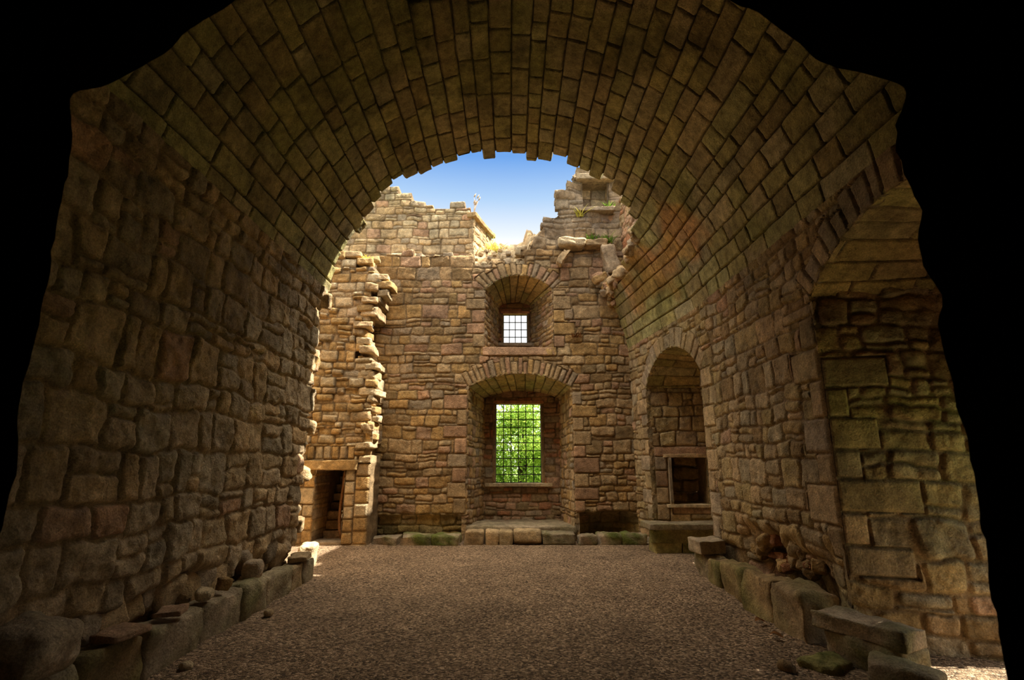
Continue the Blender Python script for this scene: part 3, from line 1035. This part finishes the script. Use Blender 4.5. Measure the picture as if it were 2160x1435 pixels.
def keep_ur(cx, cy, ids, S, T):
    vz = ZC + np.sqrt(np.maximum(0, R0 ** 2 - np.minimum(R0, 2.72 * R0 / xr(S)) ** 2))
    low = np.where(S > vault_end((math.pi - np.arcsin(np.clip((vz - ZC) / R0, 0, 1))) * R0) - 0.1, vz - 0.25, vz + 0.12)
    return (T > low) & (cy < np.interp(cx, [8.6, 9.7, 12.4], [7.6, 8.05, 8.15]))


wur = masonry('wall_upper_right', plane_x(2.72, -1), 8.7, 12.3, 4.6, 8.4, 0.022,
              Lay(8.6, 12.4, 4.5, 12.3, (0.15, 0.32), (0.25, 0.6), 607, 0.3), ((PNK, 4), (RED, 1), (TAN, 2), (GRY, 1)), dict(ST_FACADE, rough=0.03), keep=keep_ur, thick=0.6)
masonry('sun_blocker_stub', plane_x(2.45, -1), 12.1, 13.8, 7.4, 10.8, 0.04, Lay(12, 14, 7.3, 12.3, (0.15, 0.32), (0.25, 0.6), 608, 0.3), ((PNK, 4), (TAN, 2)), ST_FACADE, thick=0.6, parent=wur)  # unseen masonry added behind the vault to block and shape the sun
tag(wur, 'pinkish upper side wall rising beyond the broken vault', 'wall', kind='structure')

# ---- near wall: rough dark opening the camera looks through, and the unlit passage behind
YO = 1.1
px = [(2150, 1435), (2145, 1400), (2130, 1300), (2110, 1150), (2102, 1060), (2090, 1000), (2052, 880), (2030, 800), (2005, 720), (1998, 660),
      (2010, 640), (2016, 607), (1976, 570), (1960, 490), (1968, 435), (1940, 388), (1935, 350), (1915, 330), (1900, 285), (1903, 235), (1925, 195), (1930, 165),
      (1870, 142), (1830, 124), (1740, 100), (1700, 66), (1640, 34), (1590, 0), (1480, -70), (1350, -120), (1080, -160), (800, -140), (600, -80), (460, 0),
      (380, 36), (330, 90), (240, 130), (190, 165), (150, 172), (130, 172), (125, 200), (148, 236), (138, 270), (122, 360), (98, 470), (85, 520), (72, 585), (66, 620), (45, 740),
      (20, 850), (6, 950), (0, 985)]
outl = [P(u, v, YO) for u, v in px]
outl = [(outl[0][0], -0.02)] + outl + [(outl[-1][0] - 0.005, 0.5), (outl[-1][0] - 0.01, -0.02)]
pts = []
for (a, b), (c, d) in zip(outl[:-1], outl[1:]):
    n = max(1, int(math.hypot(c - a, d - b) / 0.02))
    for k in range(n):
        pts.append((a + (c - a) * k / n, b + (d - b) * k / n))
pts.append(outl[-1])
pts = np.array(pts)
# rounding of the stones' edges
sm_ = pts.copy()
for _ in range(2):
    sm_[1:-1] = 0.25 * sm_[:-2] + 0.5 * sm_[1:-1] + 0.25 * sm_[2:]
pts = sm_
pts[:, 0] += 0.006 * vnoise(pts[:, 0] * 30, pts[:, 1] * 30, 3)
pts[:, 1] += 0.006 * vnoise(pts[:, 0] * 30 + 9, pts[:, 1] * 30, 4)
ctr = np.array([0, CH])


def ring_rect(p, hx, ztop):
    """push outline points out to a big frame"""
    d = p - ctr
    k = np.minimum(hx / np.maximum(np.abs(d[:, 0]), 1e-3), np.where(d[:, 1] > 0, (ztop - CH) / np.maximum(d[:, 1], 1e-3), 1e9))
    q = ctr + d * k[:, None]
    q[:, 1] = np.maximum(q[:, 1], -0.02)
    return q


rows = []
inn = pts
outn = ring_rect(pts, 3.6, 3.9)
far = ctr + (pts - ctr) * 1.5
far[:, 1] = np.where(pts[:, 1] < 0.2, pts[:, 1], far[:, 1])
outf = ring_rect(far, 3.7, 7.6)
for q, y in ((outn, YO - 0.02), (inn * 0.6 + outn * 0.4, YO), (inn * 0.93 + outn * 0.07, YO), (inn, YO + 0.03), (far, YO + 0.42), (far * 0.6 + outf * 0.4, YO + 0.45), (outf, YO + 0.45)):
    yy = y + 0.02 * vnoise(q[:, 0] * 6, q[:, 1] * 6, 8)
    rows.append(np.stack([q[:, 0], yy, q[:, 1]], 1))
nP = len(pts)
Fq = []
for r_ in range(len(rows) - 1):
    a = r_ * nP + np.arange(nP - 1)
    Fq.append(np.stack([a, a + 1, a + nP + 1, a + nP], 1))
wn = link_mesh('wall_near', np.concatenate(rows), np.concatenate(Fq), None, M_SHADE)
tag(wn, 'jagged masonry edge of the opening looked through, coloured black for its shade', 'wall', kind='structure')
pas = box_room('wall_passage', -3.0, 3.0, -3.0, YO - 0.02, -0.02, 3.9, ('y1', 'z0'), M_SHADE)
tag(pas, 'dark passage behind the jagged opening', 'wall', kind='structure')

# ---- floor and outer ground
gx, gy = np.meshgrid(np.linspace(-5.3, 5.4, 110), np.linspace(-3, 12.6, 160))
gz = 0.018 * fbm(gx.ravel() * 0.9, gy.ravel() * 0.9, 88, 4)
idx = np.arange(gx.size).reshape(gx.shape)
Q = np.stack([idx[:-1, :-1], idx[:-1, 1:], idx[1:, 1:], idx[1:, :-1]], -1).reshape(-1, 4)
fl = link_mesh('floor', np.stack([gx.ravel(), gy.ravel(), gz - 0.005], 1), Q, None, M_GRAVEL)
tag(fl, 'brown gravel floor of the ruined hall', 'floor', kind='structure')
gr = link_mesh('ground', [(-60, -40, -0.12), (60, -40, -0.12), (60, 90, -0.12), (-60, 90, -0.12)], np.array([[0, 1, 2, 3]]), None, M_GRASS)
tag(gr, 'grass outside the ruin', 'ground', kind='structure')

# ---- stone ledges along the walls (each hewn block a part)
def ledge(name, label, blocks, group=None):
    e = empty(name, (blocks[0][1][0], blocks[0][1][1], 0))
    tag(e, label, 'ledge', group)
    b0 = Vector(e.location)
    for i, b in enumerate(blocks):
        size, loc, rz, col, moss = b[:5]
        kw = b[5] if len(b) > 5 else {}
        kw = dict(dict(r=0.28, amp=0.028), **kw)
        nm = kw.pop('name', 'ledge_stone')
        hewn(nm, size, Vector(loc) - b0, (kw.pop('rx', 0), kw.pop('ry', 0), rz), seed=700 + hash(label) % 97 * 0 + i * 3 + int(abs(loc[1]) * 10), col=col, moss=moss, parent=e, **kw)
    return e


g = np.random.default_rng(77)
bl = []
y = 2.2
while y < 8.25:
    L = g.uniform(0.4, 0.85)
    L = min(L, 8.32 - y)
    hgt = np.interp(y, [2, 5, 8.3], [0.36, 0.35, 0.27])
    bl.append(((0.27, L - 0.015, hgt + 0.06), (-3.06 + g.uniform(-0.02, 0.02), y + L / 2, hgt / 2 - 0.03), g.uniform(-0.04, 0.04), [GRY, TAN, GRY, BRN][g.integers(4)], 0.35))
    y += L
ledge('stone_ledge', 'low ledge of mossy hewn blocks at the foot of the long rubble wall', bl)
bl = []
for y0, y1, hh in ((5.42, 6.1, 0.45), (6.12, 6.8, 0.42), (6.82, 7.6, 0.36), (7.62, 8.15, 0.32), (8.18, 8.72, 0.30)):
    ym = (y0 + y1) / 2
    fx = 2.74 + 0.14 * (ym - 5.4) / 3.2
    bl.append(((3.17 - fx, y1 - y0 - 0.02, hh + 0.06), ((fx + 3.17) / 2, ym, hh / 2 - 0.03), g.uniform(-0.04, 0.04), [GRY, TAN, BRN][g.integers(3)], 0.45, dict(amp=0.035)))
ledge('stone_ledge', 'low ledge of big worn blocks under the wall between the two recesses', bl)
bl = [((0.78, 0.34, 0.15), (3.05, 4.92, 0.295), -1.14, GRY, 0.6, dict(amp=0.025)), ((0.70, 0.30, 0.26), (3.07, 4.93, 0.10), -1.14, GRY, 0.6, dict(amp=0.035))]
ledge('stone_step', 'broken mossy step of stacked slabs at the mouth of the deep recess', bl)
b1 = hewn('stone_block', (0.46, 0.22, 0.24), (2.97, 4.42, 0.06), (0.0, 0.03, -0.85), seed=801, r=0.25, amp=0.02, n=15, col=GRY, moss=0.4)
tag(b1, 'rectangular fallen block lying on the gravel with sun on its end', 'stone block')
b2 = hewn('stone_slab', (0.42, 0.40, 0.2), (2.98, 8.46, 0.43), (0.03, -0.04, 0.1), seed=802, r=0.2, amp=0.012, n=13, col=GRY, moss=0.1, mat=M_FINE)
tag(b2, 'short chamfered slab sitting on the ledge end before the far recess', 'stone slab')
# seat block in the far recess
bl = [((1.9, 0.62, 0.10), (3.52, 10.60, 0.47), 0, GRY, 0.25, dict(r=0.25, amp=0.008, name='seat_slab', n=21)), ((1.78, 0.5, 0.26), (3.55, 10.62, 0.30), 0, OLV, 0.55, dict(r=0.15, amp=0.01, name='seat_block', n=21)),
      ((0.5, 0.5, 0.22), (2.93, 10.64, 0.08), 0, OLV, 0.5, dict(r=0.15, amp=0.015)), ((0.42, 0.5, 0.22), (3.4, 10.64, 0.08), 0, OLV, 0.6, dict(r=0.15, amp=0.015)), ((0.5, 0.5, 0.22), (3.87, 10.64, 0.08), 0, OLV, 0.6, dict(r=0.15, amp=0.015))]
ledge('stone_bench', 'mossy stone bench with a projecting slab top inside the far arched recess', bl)
# plinth along the end wall
bl = []
x = -2.9
while x < -1.3:
    L = min(g.uniform(0.35, 0.8), -1.03 - x)
    bl.append(((L - 0.01, 0.55, 0.20), (x + L / 2, 11.64, 0.06), g.uniform(-0.04, 0.04), GRY, 0.85))
    x += L
ledge('stone_ledge', 'low green mossy kerb at the foot of the end wall beside the stair doorway', bl)
bl = []
for xa, xb, hh, mo in ((-1.0, -0.58, 0.27, 0.1), (-0.57, -0.27, 0.25, 0.05), (-0.26, 0.02, 0.25, 0.15), (0.03, 0.62, 0.16, 0.1)):
    bl.append(((xb - xa - 0.01, 0.5, hh + 0.06), ((xa + xb) / 2, 11.66, hh / 2 + (0.10 if hh < 0.2 else 0) - 0.03), 0, TAN, mo, dict(amp=0.018)))
bl += [((0.26, 0.4, 0.12), (0.16, 11.70, 0.05), 0, BRN, 0.2), ((0.34, 0.4, 0.12), (0.46, 11.70, 0.05), 0, BRN, 0.2), ((0.7, 0.5, 0.22), (0.98, 11.66, 0.10), 0, GRY, 0.5)]
ledge('stone_ledge', 'low ledge of squared stones below the tall grilled window', bl)
bl = []
x = 1.36
while x < 2.45:
    L = g.uniform(0.3, 0.55)
    bl.append(((L - 0.01, 0.42, 0.24), (x + L / 2, 11.60, 0.08), g.uniform(-0.08, 0.08), GRY, 0.8, dict(r=0.45)))
    x += L
ledge('stone_ledge', 'mossy boulder kerb below the dark hollow in the end wall corner', bl)

# ---- loose stones
def loose(name, size, loc, rot, seed, col, label, moss=0.0, group=None, r=0.5, amp=0.03, cat='stone', fs=5.0):
    o = hewn(name, size, loc, rot, seed=seed, r=r, amp=amp, col=col, moss=moss, fs=fs)
    return tag(o, label, cat, group)


def ztop(x, y, z):
    return (x, y, z)


def on_ledge(y, h):
    return float(np.interp(y, [2, 5, 8.3], [0.36, 0.35, 0.27])) + h / 2 + 0.028


loose('flat_stone', (0.26, 0.42, 0.07), (-3.02, 7.95, on_ledge(7.95, 0.09)), (0.04, -0.06, 0.2), 811, TAN, 'flat slab tipping over the end of the long ledge', amp=0.02)
loose('boulder', (0.42, 0.5, 0.34), (-2.95, 3.55, on_ledge(3.5, 0.36)), (0.0, 0.0, 0.1), 812, GRY, 'large rounded boulder resting on the ledge by the dark opening', 0.2, r=0.8)
loose('rubble_stone', (0.15, 0.2, 0.10), (-3.02, 5.55, on_ledge(5.55, 0.10)), (0, 0, 0.3), 813, PAL, 'pale rounded lump on the long ledge', r=0.9, amp=0.015)
loose('rubble_stone', (0.22, 0.26, 0.05), (-3.0, 5.0, on_ledge(5.0, 0.05)), (0, 0.0, 0.3), 814, PNK, 'thin pinkish flat flake on the long ledge', amp=0.012)
loose('rubble_stone', (0.24, 0.32, 0.05), (-3.0, 4.4, on_ledge(4.4, 0.05)), (0.0, 0, -0.1), 815, PNK, 'wide flat paving flake on the long ledge', amp=0.012)
loose('rubble_stone', (0.13, 0.14, 0.14), (-3.05, 5.95, on_ledge(5.95, 0.13)), (0.0, 0.2, 0.9), 816, OCH, 'small orange wedge on the long ledge', r=0.4, amp=0.015)
loose('rubble_stone', (0.2, 0.28, 0.22), (-3.05, 6.6, on_ledge(6.6, 0.21)), (0, 0.1, 0.1), 817, GRY, 'dark rounded stone in the hollow above the long ledge', r=0.8, amp=0.02)
loose('stone_block', (0.26, 0.3, 0.34), (-3.42, 9.3, 0.15), (0.05, 0.1, 0.2), 818, PAL, 'small upright block glowing in the sun beyond the end of the long wall', r=0.3)
loose('pebble', (0.09, 0.07, 0.05), (-2.72, 4.85, 0.02), (0, 0, 0.4), 819, PAL, 'pale pebble on the gravel beside the long ledge', r=0.9, cat='pebble')
loose('pebble', (0.07, 0.08, 0.04), (-2.74, 6.4, 0.02), (0, 0, 0.4), 820, TAN, 'small tan pebble on the gravel farther along the long ledge', r=0.9, cat='pebble')
loose('flat_stone', (0.36, 0.26, 0.05), (2.66, 4.92, 0.012), (0, 0, 0.5), 821, OLV, 'flat mossy flagstone sunk in the gravel before the broken step', 0.6)
loose('pebble', (0.10, 0.10, 0.05), (2.30, 4.83, 0.02), (0, 0, 0.5), 822, BRN, 'brown pebble beside the sunken flagstone', r=0.9, cat='pebble')
# on the broken head of the end wall
loose('stone_block', (0.28, 0.26, 0.24), (0.20, 12.28, 6.78), (0, 0, 0.15), 831, PAL, 'squared sunlit block standing on the broken head above the upper window', r=0.2)
loose('stone_block', (0.15, 0.22, 0.40), (1.22, 11.82, 6.46), (0, 0.5, 0), 832, TAN, 'tilted block leaning in a gap beside the upper window arch', r=0.25)
hewn('bonded_stone', (0.62, 0.5, 0.22), (1.45, 11.92, 6.84), (0, 0.08, 0), seed=833, r=0.6, amp=0.03, col=PAL, parent=wb, fs=5)
hewn('bonded_stone', (0.55, 0.4, 0.16), (2.05, 11.95, 6.84), (0, -0.03, 0), seed=834, r=0.4, amp=0.03, col=TAN, parent=wb, fs=5)
hewn('bonded_stone', (0.34, 0.35, 0.72), (2.38, 11.90, 6.42), (0, -0.15, 0), seed=835, r=0.25, amp=0.02, col=GRY, parent=wb, fs=5)
gg = np.random.default_rng(9)
for k in range(12):
    x = -0.92 + 0.118 * k
    if abs(x - 0.22) < 0.24:
        continue
    s = gg.uniform(0.09, 0.13)
    dy = 0.12 + 0.3 * (k % 3)
    loose('rubble_stone', (s * 1.0, s, s * 0.8), (x, YB + 0.15 + dy, float(head_z(np.array(x), dy)) + s * 0.42 + 0.03), (gg.uniform(-.3, .3), gg.uniform(-.3, .3), gg.uniform(-.4, .4)), 840 + k, [PAL, TAN, PAL, GRY][k % 4],
          'small rubble stone along the sunlit broken head above the upper window', group='rubble on the broken wall head', r=0.4, amp=0.012)
# masonry torn from the vault haunch: stones still bonded to the walls
gg = np.random.default_rng(19)
for k in range(40):
    z = gg.uniform(5.15, 6.0)
    xe = 2.75 * math.sqrt(max(0.0, 1 - ((z - ZC) / 3.2) ** 2))
    x = xe + gg.uniform(0.0, 0.3)
    s = gg.uniform(0.09, 0.24)
    hewn('bonded_stone', (s * 1.5, s * 1.2, s * 0.8), (x, 11.97 - gg.uniform(0, 0.22), z), (gg.uniform(-.35, .35), gg.uniform(-.6, .3), gg.uniform(-.7, .7)), seed=870 + k, r=0.35, amp=0.025, n=9, col=[OCH, TAN, BRN, PNK, GRY][k % 5], fs=5, parent=wb)
for k in range(46):
    ph = math.radians(gg.uniform(139, 148))
    y_ = float(vault_end(np.array(ph * R0))) + gg.uniform(-0.05, 0.4)
    r_ = gg.uniform(3.22, 3.55)
    s = gg.uniform(0.1, 0.26)
    xx = -r_ * math.cos(ph) * float(xr(np.array(y_))) / R0
    hewn('bonded_stone', (s * 1.1, s * 1.5, s * 0.8), (xx, min(y_, 11.9), ZC + r_ * math.sin(ph)), (gg.uniform(-.5, .5), gg.uniform(-.8, .2), gg.uniform(-.7, .7)), seed=1100 + k, r=0.35, amp=0.03, n=9, col=[OCH, TAN, GRY, PNK, TAN][k % 5], fs=5, parent=vault)
gg = np.random.default_rng(29)
for k in range(24):      # teeth of the torn wall beside the doorway
    z = 2.0 + 4.3 * k / 23
    lim = float(np.interp(z, [0, 3.4, 3.6, 4.4, 4.7, 5.4, 5.6, 5.9, 6.4], [-2.93, -2.95, -3.0, -3.2, -3.3, -2.85, -2.75, -3.1, -3.5]))
    s = gg.uniform(0.12, 0.17)
    hewn('bonded_stone', (gg.uniform(0.25, 0.4), gg.uniform(0.35, 0.6), s), (lim - 0.12 + gg.uniform(-0.1, 0.08), YD + 0.2 + gg.uniform(-0.06, 0.1), z), (0, gg.uniform(-.06, .06), gg.uniform(-.2, .2)), seed=910 + k, r=0.3, amp=0.02, col=[PAL, OCH, TAN][k % 3], parent=wd)
for k, (y_, z_, s) in enumerate(((8.42, 3.25, 0.34), (8.40, 2.2, 0.22), (8.38, 4.3, 0.3), (8.36, 1.5, 0.2), (8.34, 0.75, 0.25))):
    hewn('bonded_stone', (0.34, s, s * 0.9), (-3.32 if z_ < 3.8 else -3.2, y_, z_), (0.2, 0.1, 0.2), seed=940 + k, r=0.4, amp=0.035, col=OCH if k == 0 else TAN, parent=wl)
for k in range(14):      # ledge stones on the head of the doorway wall
    x = -4.3 + 3.2 * k / 13
    s = gg.uniform(0.16, 0.26)
    hewn('bonded_stone', (s * 1.5, s * 1.2, s * 0.7), (x, 12.2 + gg.uniform(-0.1, 0.3) - (0.7 if x < -3.2 else 0), (6.36 if x < -3.2 else 6.62)), (gg.uniform(-.2, .2), gg.uniform(-.2, .2), gg.uniform(-.5, .5)), seed=960 + k, r=0.4, amp=0.025, col=[PAL, TAN, GRY][k % 3], moss=0.25 if k < 6 else 0, parent=wb)
# rubble in the eroded foot of the far pier and of the long wall
gg = np.random.default_rng(39)
for k in range(22):
    y_ = 5.9 + 2.2 * gg.random()
    s = gg.uniform(0.08, 0.2)
    hewn('bonded_stone', (s, s * 1.3, s * 0.8), (3.36 - 0.05 * gg.random(), y_, 0.42 + 0.35 * gg.random()), (gg.uniform(-.5, .5), gg.uniform(-.5, .5), gg.uniform(0, 3)), seed=990 + k, r=0.45, amp=0.03, col=[RED, BRN, OCH][k % 3], fs=5, parent=wr)
for k in range(20):
    y_ = 2.8 + 5.2 * k / 20
    s = gg.uniform(0.15, 0.34)
    hewn('bonded_stone', (0.25, s * 1.2, s), (-3.38 + 0.06 * gg.random(), y_, 0.40 + 0.08 * gg.random()), (gg.uniform(-.3, .3), gg.uniform(-.3, .3), gg.uniform(-.3, .3)), seed=1030 + k, r=0.5, amp=0.035, col=[GRY, TAN, BRN][k % 3], parent=wl)


# ---- plants
def leaves(name, centre, n, spread, size, mat, seed, parent=None, up=0.0):
    g = np.random.default_rng(seed)
    c = np.asarray(centre) if np.ndim(centre) == 2 else np.array(centre)[None] + g.normal(0, 1, (n, 3)) * np.array(spread)
    n = len(c)
    a = g.normal(0, 1, (n, 3)) + np.array([0, 0, up])
    a /= np.linalg.norm(a, axis=1, keepdims=True)
    b = np.cross(a, g.normal(0, 1, (n, 3)))
    b /= np.linalg.norm(b, axis=1, keepdims=True)
    nn = np.cross(a, b)
    s = size * g.uniform(0.6, 1.3, (n, 1))
    v = np.stack([c - a * s, c - b * s * 0.42 + nn * s * 0.12, c + a * s, c + b * s * 0.42 + nn * s * 0.12], 1).reshape(-1, 3)
    f = np.arange(n * 4).reshape(n, 4)
    f = np.concatenate([f[:, [0, 1, 2]], f[:, [0, 2, 3]]])
    return link_mesh(name, v, f, None, mat, parent, smooth=False)


def tree(x, y, zc, rad, n, seed, label):
    e = empty('leafy_tree', (x, y, -0.12))
    tag(e, label, 'tree', 'trees outside the tall window')
    g = np.random.default_rng(seed)
    tube('trunk', [(0, 0, 0), (0.05, 0, zc * 0.4), (0.0, 0.1, zc * 0.8), (0.1, 0, zc + 0.6)], [0.16, 0.13, 0.10, 0.04], M_STONE, e, col=(0.10, 0.07, 0.045))
    cl = []
    for k in range(26):
        d = g.normal(0, 1, 3)
        d /= np.linalg.norm(d)
        c = np.array([0, 0, zc]) + d * rad * g.uniform(0.35, 0.95) * np.array([1, 0.7, 0.85])
        tube('branch', [(0, 0, max(0.5, zc * 0.6 + d[2] * 0.4)), tuple(c * np.array([0.5, 0.5, 1]) * 0.98), tuple(c)], [0.04, 0.025, 0.008], M_STONE, e, 6, col=(0.10, 0.07, 0.045)) if k < 8 else None
        cl.append(c + g.normal(0, 1, (n // 26, 3)) * np.array([0.34, 0.34, 0.22]))
    leaves('foliage', np.concatenate(cl), 0, 0, 0.075, M_TREELEAF, seed, e)
    return e


tree(0.3, 17.6, 2.0, 1.9, 9500, 3, 'bright green leafy tree right outside the tall grilled window')
tree(0.9, 23.0, 2.4, 2.3, 3500, 4, 'second leafy tree glimpsed through the gaps of the one outside the tall window')


def tuft(name, loc, n, hgt, mat, seed, label, spread=0.06, cat='plant', w=0.012):
    g = np.random.default_rng(seed)
    vs, fs = [], []
    for k in range(n):
        b = np.array([g.normal(0, spread), g.normal(0, spread * 0.5), 0])
        d = np.array([g.normal(0, 0.45), g.normal(-0.25, 0.3), 1.0])
        h = hgt * g.uniform(0.5, 1.1)
        side = np.array([g.normal(), g.normal(), 0])
        side /= np.linalg.norm(side) + 1e-6
        i0 = len(vs)
        for j in range(4):
            t = j / 3
            p = b + d * h * t + np.array([d[0], d[1], -0.35]) * h * t * t * 0.6
            ww = w * (1 - 0.9 * t) * (1 + 1.2 * t * (1 - t))
            vs += [p - side * ww, p + side * ww]
        for j in range(3):
            fs.append([i0 + 2 * j, i0 + 2 * j + 1, i0 + 2 * j + 3, i0 + 2 * j + 2])
    o = link_mesh(name, vs, np.array(fs), None, mat)
    o.location = loc
    return tag(o, label, cat)


x, z = P(1224, 458, 11.95)
tuft('grass_tuft', (x, 11.92, z), 26, 0.24, M_YELLOW, 1, 'yellow grass tuft growing from the wall head below the little upper niche')
x, z = P(1284, 440, 11.95)
tuft('fern_plant', (x, 11.95, z), 22, 0.16, M_FERN, 2, 'green fern on the sill of the little upper niche', w=0.02)
x, z = P(1275, 512, 11.95)
tuft('fern_plant', (x, 11.93, z), 40, 0.22, M_FERN, 3, 'green fern in the angle below the little upper niche', 0.12, w=0.02)
x, z = P(1252, 505, 11.95)
tuft('fern_plant', (x - 0.1, 11.93, z), 24, 0.13, M_FERN, 4, 'small drooping fern on the grey wall above the long flat stone', 0.08, w=0.018)
x, z = P(1042, 528, 12.95)
tuft('grass_tuft', (x, 12.95, float(head_z(np.array(x), 0.8))), 60, 0.3, M_YELLOW, 5, 'yellowish weed on the broken wall head beside the sunlit return', 0.12, w=0.016)
x, z = P(768, 545, 11.4)
tuft('moss_tuft', (x, 11.35, z - 0.05), 40, 0.10, M_YELLOW, 6, 'yellow moss on the ledge above the doorway wall', 0.12, cat='moss', w=0.02)
x, z = P(1217, 712, 11.95)
tuft('dried_plant', (x, 11.93, z), 30, 0.13, M_BROWNLEAF, 7, 'dark dried plant hanging on the end wall beside the upper window', 0.07, w=0.014)
# dry stalks on the wall head
e = empty('dry_weed', (-1.05, 13.0, 8.05))
tag(e, 'thin dry straw coloured weed standing against the sky on the stepped wall top', 'plant')
g = np.random.default_rng(8)
for k in range(7):
    q = [(0, 0, 0)]
    dx, dz = g.uniform(-0.05, 0.12), g.uniform(0.35, 0.65)
    q += [(dx * 0.5 + 0.02, 0, dz * 0.55), (dx + g.uniform(-0.03, 0.1), 0, dz)]
    stk = tube('stalk', q, [0.006, 0.005, 0.003], M_DRY, e, 5)
    tube('seed_head', [q[-1], (q[-1][0] + 0.02, 0, q[-1][2] + 0.05), (q[-1][0] + 0.05, 0, q[-1][2] + 0.11)], [0.012, 0.022, 0.004], M_DRY, stk, 6)


def dead_leaf(loc, rz, seed, label):
    g = np.random.default_rng(seed)
    n = 9
    vs, fs = [], []
    for j in range(n):
        t = j / (n - 1)
        w = 0.035 * math.sin(math.pi * t) ** 0.8 * (1 + 0.3 * math.sin(9 * t))
        for s in (-1, 0, 1):
            vs.append((t * 0.13 - 0.065, s * w, 0.012 + 0.02 * abs(s) * math.sin(3 * t) + 0.012 * math.sin(5 * t)))
    for j in range(n - 1):
        for s in range(2):
            a = j * 3 + s
            fs.append([a, a + 3, a + 4, a + 1])
    o = link_mesh('dead_leaf', vs, np.array(fs), None, M_BROWNLEAF)
    o.location = loc
    o.rotation_euler = (0.1, 0, rz)
    tag(o, label, 'leaf')


dead_leaf((2.64, 6.08, 0.02), 0.3, 1, 'brown dead leaf on the gravel beside the big worn blocks')
dead_leaf((2.58, 5.6, 0.02), -0.6, 2, 'smaller reddish dead leaf on the gravel near the sunken flagstone')

# ------------------------------------------------------------------ light
SUN = Vector((1.0, 0.03, 1.3)).normalized()
sd = bpy.data.lights.new('sun', 'SUN')
sd.energy = 11.0
sd.angle = math.radians(0.55)
sd.color = (1.0, 0.93, 0.80)
so = bpy.data.objects.new('sun', sd)
so.rotation_euler = (SUN).to_track_quat('Z', 'Y').to_euler()
so.location = (8, 2, 14)
COL.objects.link(so)

wd_ = bpy.data.worlds.new('sky')
scene.world = wd_
wd_.use_nodes = True
N, L = wd_.node_tree.nodes, wd_.node_tree.links
N.clear()
out = N.new('ShaderNodeOutputWorld')
bg = N.new('ShaderNodeBackground')
tc = N.new('ShaderNodeTexCoord')
sx = N.new('ShaderNodeSeparateXYZ')
cr = N.new('ShaderNodeValToRGB')
L.new(tc.outputs['Generated'], sx.inputs[0])
L.new(sx.outputs['Z'], cr.inputs[0])
L.new(cr.outputs[0], bg.inputs[0])
L.new(bg.outputs[0], out.inputs[0])
el = cr.color_ramp.elements
el[0].position, el[0].color = 0.0, (1.1, 1.08, 1.02, 1)
el[1].position, el[1].color = 1.0, (3.6, 3.3, 2.8, 1)
for p, c in ((0.37, (0.9, 0.9, 0.9)), (0.41, (0.60, 0.64, 0.68)), (0.47, (0.31, 0.45, 0.64)), (0.535, (0.11, 0.26, 0.57)), (0.62, (0.12, 0.27, 0.58)), (0.74, (3.0, 2.8, 2.4))):
    x = el.new(p)
    x.color = (*c, 1)
bg.inputs['Strength'].default_value = 1.0

# ------------------------------------------------------------------ camera
cam = bpy.data.cameras.new('camera')
cam.sensor_fit = 'HORIZONTAL'
cam.sensor_width = 36
cam.lens = 36 * F / W
cam.clip_start = 0.05
cam.clip_end = 300
cam.dof.use_dof = True
cam.dof.focus_distance = 9
cam.dof.aperture_fstop = 5.6
co = bpy.data.objects.new('camera', cam)
co.location = (0, 0, CH)
co.rotation_euler = (math.pi / 2 + PITCH, 0, 0)
COL.objects.link(co)
scene.camera = co

vs_ = scene.view_settings
vs_.view_transform = 'Standard'
vs_.look = 'None'
vs_.exposure = 0.6
vs_.gamma = 1
vs_.use_curve_mapping = False
scene.cycles.max_bounces = 10
scene.cycles.diffuse_bounces = 8
scene.cycles.transparent_max_bounces = 8
scene.cycles.use_denoising = True
scene.cycles.sample_clamp_indirect = 8
